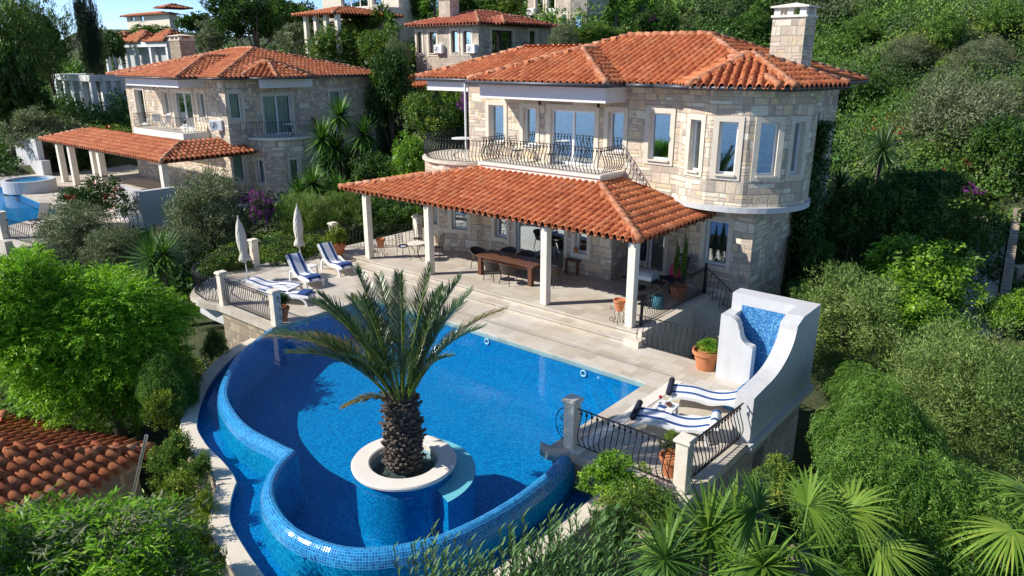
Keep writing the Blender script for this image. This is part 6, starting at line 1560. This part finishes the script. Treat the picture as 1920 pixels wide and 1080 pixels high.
T(1530, 492, 26.2, 34, 50, 'dark', 'ivy', 'ivy mound at the foot of the villa side wall', 'ivy', trunk=False)
T(1500, 550, 25.0, 30, 24, 'dark', 'ivy', 'low dark ivy between villa and white fountain', 'ivy', trunk=False)
T(1145, 905, 14.0, 75, 50, 'bright', 'vine', 'yellow green vine climbing below the front terrace railing', 'vine', trunk=False)
T(1200, 960, 13.0, 80, 50, 'mid', 'vine', 'leafy vine in front of the right terrace wall', 'vine', trunk=False)
T(1150, 1000, 11.8, 50, 50, 'dark', 'shrub', 'dark shrub beside the channel coping at the right', 'shrub', trunk=False)
# ivy up the side wall of the villa
def ivy():
    rg = np.random.default_rng(55); n = 15000; v = rg.uniform(26.3, 29.9, n * 3); z = rg.uniform(-.5, 6.0, n * 3)
    ctr = 27.8 + .35 * np.sin(z * 1.3); hw = np.where(z < 2, 1.7, np.where(z < 4.6, 1.25, .55)); k = (np.abs(v - ctr) < hw * rg.uniform(.5, 1.15, n * 3)); v = v[k][:n]; z = z[k][:n]
    P = np.stack([-8.86 + np.abs(rg.normal(0, .26, len(v))), v, z], 1); Dv = unit(rg, len(v)) * .6 + np.array([.3, 0, -.7])
    o = share('ivy', leafmesh('ivy', L['dark'], P, Dv, unit(rg, len(v)) * .5 + np.array([1, 0, .3]), .16, .12, rg.normal(.4, .25, len(v)))); tag(o, 'dark ivy climbing the side wall of the main villa beside the tower', 'ivy')
ivy()
# ---- spiky and palm plants
def strips(name, mats, blades, seg=5):
    """blades: list of (base, direction, length, width, droop, tone, matidx); each a folded tapering strip"""
    V = []; F = []; Tn = []; Mi = []
    for (b, d, ln, wd, dr, tn, mi) in blades:
        b = np.array(b, float); d = np.array(d, float); d /= np.linalg.norm(d) + 1e-9
        sd_ = np.cross(d, [0, 0, 1.0]); q = np.linalg.norm(sd_); sd_ = sd_ / q if q > .05 else np.array([1., 0, 0])
        i0 = len(V)
        for k in range(seg + 1):
            t = k / seg; p = b + d * ln * t + np.array([0, 0, -dr * ln * t * t]); w_ = wd * (1 - t ** 2.2) * (.55 + .9 * t if t < .5 else 1.0) * .5
            V.append(p + sd_ * w_); V.append(p - sd_ * w_)
            if k: j = i0 + 2 * (k - 1); F.append((j, j + 1, j + 3, j + 2)); Tn.append(tn); Mi.append(mi)
    me = bpy.data.meshes.new(name); me.from_pydata([tuple(v) for v in V], [], F)
    a = me.attributes.new('tone', 'FLOAT', 'FACE'); a.data.foreach_set('value', np.clip(np.array(Tn), 0, 1).astype(np.float32))
    for q in mats: me.materials.append(q)
    me.polygons.foreach_set('material_index', np.array(Mi, dtype=np.int32)); return me
def rosette(rg, c, R0, n, low=-.5, wd=.06, dr=.12, b=None):
    out = [] if b is None else b
    for i in range(n):
        a = i * 2.399 + rg.uniform(-.2, .2); el = math.asin(max(-1, min(1, low + (1 - low) * (i + .5) / n))); 
        d = (math.cos(a) * math.cos(el), math.sin(a) * math.cos(el), math.sin(el))
        out.append((c, d, R0 * rg.uniform(.8, 1.08), wd, dr * (1.3 - el), rg.gauss(.45, .2), 0))
    return out
YM = {}
def yucca(px, py, d, r_px, heads, name, label, cat='yucca', seed=0, base=None, mk='yucca', n=70, wd=.07):
    rg = random.Random(seed + 100); c = D(px, py, d); gz = ground_z(c.x, c.y) if base is None else base
    t = thing(name, label, cat, (c.x, c.y, gz)); bl = []; mb = MB(); k = d / FPX
    for (hx, hy, rr) in heads:
        # head offsets in metres to the right (camera) and up
        p = (hx * k * sA + rg.uniform(-.3, .3) * k * 30, hx * k * cA, c.z - gz - hy * k)
        rosette(rg, p, rr * k, n, -.75, wd, .10, bl)
        mb.tube([(p[0] * .25, p[1] * .25, -.2), (p[0] * .6, p[1] * .6, p[2] * .5), p], [.13, .10, .08], 7)
    mb.build('trunk', M['bark'], t, True); share('crown', strips('crown', [L[mk]], bl), t)
yucca(640, 260, 41, 60, [(0, -42, 44), (-38, 0, 46), (40, -8, 44), (-10, 18, 48), (48, 30, 40), (-30, 45, 44)], 'yucca_tree', 'many headed spiky yucca tree by the right end of the left villa', seed=1, n=150, wd=.15)
yucca(590, 345, 39, 40, [(0, 0, 44), (40, 10, 38), (-34, 14, 34)], 'yucca', 'low spiky yucca in front of the left villa wall', seed=2, n=130, wd=.14)
yucca(280, 485, 27, 60, [(0, 0, 70), (30, -8, 60)], 'dwarf_palm', 'low dark spiky palm above the bright pepper tree', seed=3, n=140, wd=.08)
yucca(1645, 290, 33, 60, [(0, -10, 60), (-55, 60, 50), (20, 60, 45)], 'yucca_tree', 'dark spiky yucca in the shade right of the villa', seed=4, n=140, wd=.10, mk='palm')
yucca(1335, 985, 9.2, 90, [(-10, 10, 120), (50, -10, 100), (-75, 40, 95)], 'yucca', 'large spiky yucca at the bottom centre right', seed=5, n=95, wd=.055, mk='fan')
yucca(1430, 1060, 8.3, 90, [(0, 0, 105)], 'yucca', 'yucca rosette cut by the bottom edge', seed=6, n=90, wd=.055, mk='fan')
yucca(1250, 1050, 8.8, 80, [(0, 0, 90)], 'yucca', 'small yucca rosette beside the oleander at the bottom', seed=9, n=80, wd=.05, mk='yucca')
def fan_leaf(rg, p, d, R0, bl, n=34, arc=230, wd=.05, tone=.5, curl=.38):
    d = Vector(d).normalized(); s_ = d.cross(Vector((0, 0, 1)))
    if s_.length < .1: s_ = Vector((1, 0, 0))
    s_.normalize(); u_ = s_.cross(d).normalized()
    for i in range(n):
        a = R_(-arc / 2 + arc * i / (n - 1)); e = d * math.cos(a) + s_ * math.sin(a) + u_ * (.12 * (i % 2) - .1)
        bl.append((tuple(p), tuple(e), R0 * (1 - .22 * abs(a) / R_(arc / 2)) * rg.uniform(.93, 1.04), wd, curl * rg.uniform(.6, 1.4), tone + rg.gauss(0, .10), 0))
def fan_palm(px, py, d, leaves, name, label, seed=0, trunk_px=60, wd=.040, n=54, far=False):
    """leaves: (pixel offset of leaf hub, its radius in pixels, tone, lean to camera)"""
    rg = random.Random(seed + 40); c = D(px, py, d); k = d / FPX
    gz = ground_z(c.x, c.y); t = thing(name, label, 'palm', (c.x, c.y, gz)); base = Vector((0, 0, c.z - gz)); mb = MB()
    mb.tube([(0, 0, -.2), (0, 0, (c.z - gz) * .5), (0, 0, c.z - gz)], [.16, .13, .12], 8); mb.build('trunk', M['palmbark'], t, True)
    for (ox, oy, rr, tn, dx, dy, dz) in leaves:
        dep = rg.uniform(-.3, .3) if not far else 0
        hub = base + Vector((ox * k * sA - dep * cA, ox * k * cA + dep * sA, -oy * k))
        # leaf axis given to the right / away / up as the camera sees it
        ax = Vector((dx * sA - dy * cA, dx * cA + dy * sA, dz))
        bl = []; fan_leaf(rg, hub, ax, rr * k, bl, n, 250, wd, tn)
        o = share('fan_leaf', strips('fan_leaf', [L['fan']], bl, 5), t)
        pm = MB(); pm.tube([base, (base + hub) / 2 + Vector((0, 0, .05)), hub], [.02, .016, .012], 5); pm.build('stalk', L['fan'], o)
fan_palm(1500, 1030, 8.6, [(-95, -95, 105, .28, -.3, .3, .9), (20, -70, 112, .60, .25, .1, .95), (140, -15, 105, .70, .9, -.1, .35), (60, 40, 130, .45, .8, -.4, -.1), (-70, 30, 120, .45, -.7, -.4, .1), (5, 50, 120, .6, .1, -.7, -.2), (95, -70, 110, .7, .7, .4, .7), (-30, -20, 120, .55, -.2, -.5, .6)], 'fan_palm', 'bright fan palm with large pleated leaves at the bottom right', 1)
fan_palm(1985, 1010, 8.4, [(-40, -70, 130, .6, -.75, .2, .6), (-60, 10, 130, .7, -.95, -.1, .05), (-20, 70, 130, .45, -.6, -.4, -.5), (20, -110, 120, .5, -.1, .2, 1)], 'fan_palm', 'fan palm leaf entering from the right edge', 2)
FL = [(math.cos(a) * 16, -8 - math.sin(a) * 16, 22, .4 + .2 * math.sin(a * 3), math.cos(a), .4 * math.sin(a * 2.3), math.sin(a)) for a in np.linspace(-.6, 3.7, 13)]
fan_palm(1155, 30, 55, FL, 'fan_palm', 'fan palm with shaggy crown at the top right of the main ridge', 3, n=16, wd=.18, far=True)
fan_palm(1205, 12, 58, FL, 'fan_palm', 'fan palm cut by the top edge right of the first', 4, n=16, wd=.18, far=True)
fan_palm(718, 42, 62, FL, 'fan_palm', 'fan palm in front of the cream house at the top', 5, n=16, wd=.2, far=True)
fan_palm(815, 12, 66, FL, 'fan_palm', 'yellowish fan palm left of the small rear chimney', 6, n=16, wd=.2, far=True)
fan_palm(905, 8, 70, FL, 'fan_palm', 'fan palm at the top edge right of the small rear chimney', 7, n=16, wd=.2, far=True)
# oleander sprigs at the bottom
M['stem'] = plain('green_stem', (.06, .07, .03), .8)
def oleander(px, py, d, stems, hpx, name, label, seed=0, spread=40):
    rg = random.Random(seed + 9); c = D(px, py, d); k = d / FPX; gz = ground_z(c.x, c.y); t = thing(name, label, 'oleander', (c.x, c.y, gz)); bl = []; mb = MB()
    for i in range(stems):
        ox = rg.uniform(-spread, spread) * k; oy = rg.uniform(-spread, spread) * k; h = hpx * k * rg.uniform(.55, 1.0); z1 = c.z - gz + h * .6
        tip = Vector((ox * 1.5, oy * 1.5, z1)); mb.tube([(ox * .3, oy * .3, -.1), (ox, oy, z1 * .6), tip], [.012, .009, .005], 4)
        for j in range(46):
            f = j / 46; p = Vector((ox, oy, z1 * .6)) + (tip - Vector((ox, oy, z1 * .6))) * f
            a = j * 2.4; bl.append((tuple(p), (math.cos(a) * .8, math.sin(a) * .8, .35 + .7 * f), .17 * rg.uniform(.7, 1.15), .034, .15, rg.gauss(.45, .2), 0))
    mb.build('stem', M['stem'], t); share('foliage', strips('foliage', [L['oleander']], bl, 3), t)
oleander(1030, 1070, 10.4, 80, 85, 'oleander', 'leafy oleander over the channel coping at the bottom centre', 1, 80)
oleander(1120, 1035, 10.2, 70, 90, 'oleander', 'oleander bush right of the channel coping', 2, 70)
oleander(825, 1052, 11.0, 20, 80, 'oleander', 'oleander sprigs rising in front of the pool wall', 3, 42)
oleander(955, 1092, 10.3, 34, 60, 'oleander', 'low oleander tips at the bottom edge', 4, 60)
oleander(880, 1096, 10.6, 18, 70, 'oleander', 'few oleander tips cut by the bottom edge', 5, 50)
# ---- the date palm in the pool planter
def date_palm():
    rg = random.Random(3); t = thing('date_palm', 'date palm with feathery fronds and thick rough trunk in the round pool planter', 'palm', (PC[0], PC[1], -.13))
    H0 = 1.62
    mb = MB(); mb.lathe([(.28, -.1), (.30, .3), (.30, .7), (.26, 1.2), (.20, 1.5), (.15, 1.75), (.05, 1.85)], n=18)
    n = 330
    for i in range(n):
        f = i / n; z = .02 + f * 1.66; a = i * 2.39996; r_ = .30 if z < .75 else .30 - (z - .75) * .14
        ca, sa = math.cos(a), math.sin(a); ln = rg.uniform(.08, .22) * (1 + .4 * f); w_ = .060; lean = rg.uniform(.2, 1.0)
        o_ = Vector((ca * r_, sa * r_, z)); tdir = Vector((ca * math.cos(lean), sa * math.cos(lean), math.sin(lean))); s_ = Vector((-sa, ca, 0)) * w_; q = tdir.cross(Vector((-sa, ca, 0))).normalized() * .026
        b0 = o_ - tdir * .04; e = o_ + tdir * ln
        mb.mesh([b0 - s_ - q, b0 + s_ - q, b0 + s_ * .8 + q * 1.6, b0 - s_ * .8 + q * 1.6, e - s_ * .5 - q * .6, e + s_ * .5 - q * .6, e + s_ * .4 + q * .6, e - s_ * .4 + q * .6], [(0, 1, 2, 3), (7, 6, 5, 4), (0, 4, 5, 1), (1, 5, 6, 2), (2, 6, 7, 3), (3, 7, 4, 0)], None, rg.random())
    mb.build('trunk', M['palmbark'], t)
    PB = Vector((0, 0, H0))
    d0 = 15.3; k = d0 / FPX
    # frond tips: pixel offsets from the crown heart (right, down), metres away from the viewer, dryness
    tips = [(-246, -112, .3, 1, 0), (-92, -14, -.7, 1, 0), (-170, -160, .9, 0, 0), (-128, -205, -.2, 0, 0), (-170, -120, -.8, 0, 0), (-85, -222, .9, 0, 0), (-45, -215, -.7, 0, 0), (8, -228, .2, 0, 0), (-12, -200, 1.3, 0, 0), (-215, -135, -.2, 0, 0), (150, -160, -.7, 0, 0), (-140, -175, .3, 0, 0), (108, -205, .9, 0, 0), (5, -120, -1.5, 0, 0), (30, -215, -.9, 0, 0), (55, -228, .8, 0, 0), (85, -205, -.4, 0, 0), (128, -188, .5, 0, 0), (188, -178, -.2, 1, 0),
            (-30, -150, -1.25, 0, 0), (-70, -130, -1.2, 0, 0), (40, -140, -1.3, 0, 0), (-55, -190, 1.6, 0, 0), (70, -170, 1.5, 0, 0), (110, -150, 1.1, 0, 0), (-110, -150, 1.5, 0, 0), (-190, -95, .9, 1, 0), (100, -120, -1.0, 0, 0)]
    for fi, (ox, oy, dep, dry, _) in enumerate(tips):
        tip = PB + Vector((ox * k * sA - dep * cA, ox * k * cA + dep * sA, -oy * k)); hd = Vector((tip.x, tip.y, 0)); P0 = PB + hd.normalized() * .12 + Vector((0, 0, -.10 * min(1.5, hd.length))); ch_ = tip - P0; ln = ch_.length
        hor = Vector((ch_.x, ch_.y, 0)); mid = P0 + ch_ * .5 + Vector((0, 0, .16 * hor.length)) - hor * .06
        Q = lambda s_: P0 * (1 - s_) ** 2 + (mid * 2 - (P0 + tip) * .5) * 2 * s_ * (1 - s_) + tip * s_ ** 2
        bl = []; m = 112
        for j in range(m):
            s_ = .20 + .80 * j / (m - 1); p = Q(s_); tg = (Q(min(1, s_ + .02)) - Q(s_ - .02)).normalized(); sd_ = tg.cross(Vector((0, 0, 1))); 
            if sd_.length < .1: sd_ = Vector((1, 0, 0))
            sd_.normalize(); up_ = sd_.cross(tg).normalized()
            ll = (.50 if s_ > .3 else .30) * (1 - .62 * max(0, s_ - .55) / .45) * min(1.15, ln / 2.2) * rg.uniform(.85, 1.1)
            for sg_ in (-1, 1):
                e = tg * (.80 + .5 * s_) + sd_ * sg_ * .74 + up_ * rg.uniform(.05, .62)
                dr = rg.random() < ((.30 + .6 * s_) if dry else .04)
                bl.append((tuple(p), tuple(e), ll, .023, .08 + (.2 if dry else 0), rg.gauss(.46, .26), 1 if dr else 0))
        o = share('frond', strips('frond', [L['palm'], L['palm_dry']], bl, 3), t)
        if dry: o['label'] = 'half dry brownish frond'
        rm = MB(); rm.tube([Q(x / 10) for x in range(11)], [.028 - .0024 * x for x in range(11)], 5, True, .75); rm.build('rib', L['palm_dry'] if dry else L['fan'], o, True)
    # dry grass in the planter
    bl = []
    for i in range(260):
        a = rg.uniform(0, 6.28); r_ = rg.uniform(.42, .68); bl.append(((r_ * math.cos(a), r_ * math.sin(a), -.06), (rg.gauss(0, .5), rg.gauss(0, .5), 1), rg.uniform(.06, .18), .02, .3, rg.gauss(.5, .3), 0))
    o = share('dry_litter', strips('dry_litter', [L['palm_dry']], bl, 2)); o.location = (PC[0], PC[1], -.1); tag(o, 'dry straw litter around the palm foot', 'litter', kind='stuff')
date_palm()
# ---- potted plants
def pot(label, loc, r, h, key=None, plant=None, cat='plant pot', square=False, ps=(1, 1), name='plant_pot', plabel=None, pcat='potted plant', z=0.0):
    t = thing(name, label, cat, loc)
    mb = MB(); mb.lathe([(r * .62, 0), (r * .88, h * .72), (r, h * .80), (r * 1.04, h * .84), (r * 1.04, h), (r * .93, h), (r * .9, h * .86), (0, h * .84)], n=28); mb.build('body', M['terracotta'], t, False)
    if key:
        o = share('plant', proto(key), t, (0, 0, h + ps[1] * .55)); o.scale = (ps[0], ps[0], ps[1])
p = G(1322, 691, 0); pot('wide terracotta bowl with bright green succulents beside the white fountain', (p.x, p.y, 0), .37, .56, 'bright', ps=(.40, .20))
pot('terracotta pot with leafy round plant at the front corner post', (-5.85, 12.1, 0), .26, .45, 'shrub', ps=(.30, .40))
pot('terracotta pot with leafy plant behind the left pool post', (-20.05, 12.2, 0), .27, .45, 'dark', ps=(.34, .34))
p = G(632, 488, 0); pot('large terracotta pot with round yellow green bush by the veranda steps', (p.x, p.y, 0), .40, .72, 'ball', ps=(.55, .52))
p = G(1272, 552, .34); pot('orange pot with tall slender climbing plants by the veranda railing', (-10.75, 21.7, .34), .30, .42, None)
for dx, h_ in ((-.14, 1.5), (.14, 1.75)):
    o = share('slender_plant', proto('mid'), None, (-10.75 + dx, 21.7, .34 + .35 + h_ / 2)); o.scale = (.10, .10, h_ / 2 / .85); tag(o, 'shorter left climbing plant in the orange pot' if dx < 0 else 'taller right climbing plant in the orange pot', 'plant')
def stand_pot(label, loc, rz=0):
    t = thing('plant_stand', 'black iron scroll stand under the orange pot ' + label, 'plant stand', loc, rz); mb = MB()
    for s_ in (-1, 1):
        mb.tube([(s_ * .06, 0, .62), (s_ * .10, 0, .45), (s_ * .16, 0, .3), (s_ * .10, 0, .16), (s_ * .18, 0, .0)], .011, 5); spiral(mb, (s_ * .22, 0, .10), (1, 0), .10, 1.4); spiral(mb, (s_ * .24, 0, .50), (1, 0), .085, 1.4, -1)
        mb.tube([(0, s_ * .06, .5), (0, s_ * .1, .3), (0, s_ * .16, 0)], .011, 5)
    mb.build('scroll_frame', M['iron'], t)
    pot('orange clay flower pot on an iron stand ' + label, (loc[0], loc[1], loc[2] + .42), .19, .36, None)
p = G(1160, 606, .34); stand_pot('beside the rightmost veranda column', (p.x, p.y, .34), .3)
p = G(715, 482, .34); stand_pot('beside the leftmost veranda column', (p.x, p.y, .34), .5)
pot('small terracotta pot on the window sill behind the stool', (-15.15, VLW - .06, 1.165), .09, .17, None)
# ---- macchia on the hillside and undergrowth
def scatter(name, label, matl, n, sampler, seed, rmin, rmax, leaves, Lf, Wf, dome=True, cat=None):
    rg = np.random.default_rng(seed); X, Y = sampler(rg, n); Z = tz(X, Y); n = len(X)
    R0 = rmin + (rmax - rmin) * rg.random(n) ** 1.6; tone = rg.normal(.42, .28, n)
    d = unit(rg, n * leaves); d[:, 2] = np.abs(d[:, 2]) if dome else d[:, 2]
    lump = 1 + .22 * np.sin(d[:, 0] * 7 + np.repeat(rg.uniform(0, 6, n), leaves)) * np.sin(d[:, 1] * 6 + 1)
    rr = np.repeat(R0, leaves)[:, None] * (rg.uniform(.72, 1.05, (n * leaves, 1))) * lump[:, None]
    u = X * sA - Y * cA; v = X * cA + Y * sA
    P = np.repeat(np.stack([u, v, Z], 1), leaves, 0) + d * rr * np.array([1, 1, .95])
    Dv = d * .25 + unit(rg, n * leaves) * .8 + np.array([0, 0, .2]); s_ = rg.uniform(.6, 1.3, n * leaves)
    me = leafmesh(name, matl, P, Dv, d + unit(rg, len(d)) * .32, Lf * s_, Wf * s_, np.repeat(tone, leaves) + rg.normal(0, .07, n * leaves))
    o = share(name, me); tag(o, label, cat, kind='stuff'); return o
def hill_s(rg, n):
    Y = 34 + 90 * rg.random(n * 3) ** 1.3; X = rg.uniform(.20, 1.02, n * 3) * Y * .78
    k = ((X > 13) | (Y > 60)) & ~((Y < 60) & (X < 12))
    return X[k][:n], Y[k][:n]
scatter('hillside_macchia', 'dense green macchia bushes covering the slope behind the villa on the right', L['macchia'], 430, hill_s, 1, .9, 3.4, 1000, .17, .09)
scatter('hillside_scrub', 'low dark green scrub filling the gaps between the bushes on the right slope', L['mid'], 1500, hill_s, 9, .45, 1.2, 230, .17, .085)
scatter('hillside_macchia_olive', 'grey green bushes mixed over the slope on the right', L['macchia_grey'], 270, hill_s, 2, .9, 3.4, 1000, .17, .08)
scatter('hillside_macchia_yellow', 'yellowish green bushes mixed over the slope on the right', L['macchia_yellow'], 130, hill_s, 3, .7, 2.4, 520, .17, .09)
scatter('hillside_spurge', 'smooth bright green spurge domes on the slope on the right', L['macchia_spurge'], 170, hill_s, 4, .6, 1.9, 520, .15, .085)
def mid_s(x0, x1, y0, y1):
    def f(rg, n):
        X = rg.uniform(x0, x1, n * 3); Y = rg.uniform(y0, y1, n * 3); u = X * sA - Y * cA; v = X * cA + Y * sA
        k = np.ones(len(X), bool)
        for (a, b, c, d_) in ((-27.2, -4.6, 11.0, 31.2), (-21.2, -6.2, 4.3, 12.6), (-62, -37, 9.6, 37)):
            k &= ~((u > a) & (u < b) & (v > c) & (v < d_))
        return X[k][:n], Y[k][:n]
    return f
scatter('undergrowth', 'dark green undergrowth covering the ground below the pool terrace', L['mid'], 1100, mid_s(-20, 22, 5, 34), 5, .35, .9, 110, .16, .075)
scatter('undergrowth_dark', 'dark undergrowth filling the garden between and behind the villas', L['dark'], 1000, mid_s(-48, 24, 26, 66), 6, .6, 1.6, 110, .26, .13)
scatter('undergrowth_far', 'mixed green bushes on the slopes around the upper houses', L['macchia'], 900, mid_s(-75, 30, 58, 98), 7, 1.0, 2.6, 140, .36, .18)
# stone stairs and walls on the right slope
def stair_path():
    a = D(1862, 395, 33); b = D(1815, 600, 24.5); mb = MB(); wl = MB(); n = 34
    d = (a - b); d.z = 0; ln = d.length; d.normalize(); s_ = Vector((d.y, -d.x, 0)); zz = [ground_z((b + (a - b) * (i / n)).x, (b + (a - b) * (i / n)).y) for i in range(n + 1)]
    for i in range(n):
        p = b + d * (ln * i / n); q = p + d * (ln / n + .06); z = max(zz[i], zz[0] + (zz[n] - zz[0]) * i / n) + .35
        mb.prism([(x.x, x.y) for x in (p - s_ * .7, p + s_ * .7, q + s_ * .7, q - s_ * .7)], z - 1.5, z)
        wl.prism([(x.x, x.y) for x in (p + s_ * .75, p + s_ * 1.05, q + s_ * 1.05, q + s_ * .75)], z - 1.5, z + .55)
    tag(mb.build('stone_stair', M['trim']), 'stone steps climbing the slope at the right edge', 'stairs', kind='structure')
    tag(wl.build('stair_wall', M['rubble']), 'low stone wall along the right side of the steps', 'wall')
    p = D(1892, 545, 27.5); z = ground_z(p.x, p.y); q = p + Vector((4 * sA, 4 * cA, 0)); mb = MB(); mb.bar(p + Vector((0, 0, z + .1 - p.z)), q + Vector((0, 0, z + .1 - p.z)), .5, 1.6)
    tag(mb.build('terrace_wall', M['rubble']), 'dark rubble terrace wall at the right edge', 'wall')
stair_path()
p = G(265, 905, -2.5); mb = MB(); mb.tube([(0, 0, 0), (.3, .4, 1.5)], .035, 6); o = mb.build('drain_pipe', M['steel']); o.location = D(248, 935, 15.8); tag(o, 'grey pipe leaning beside the tiled shed', 'pipe')
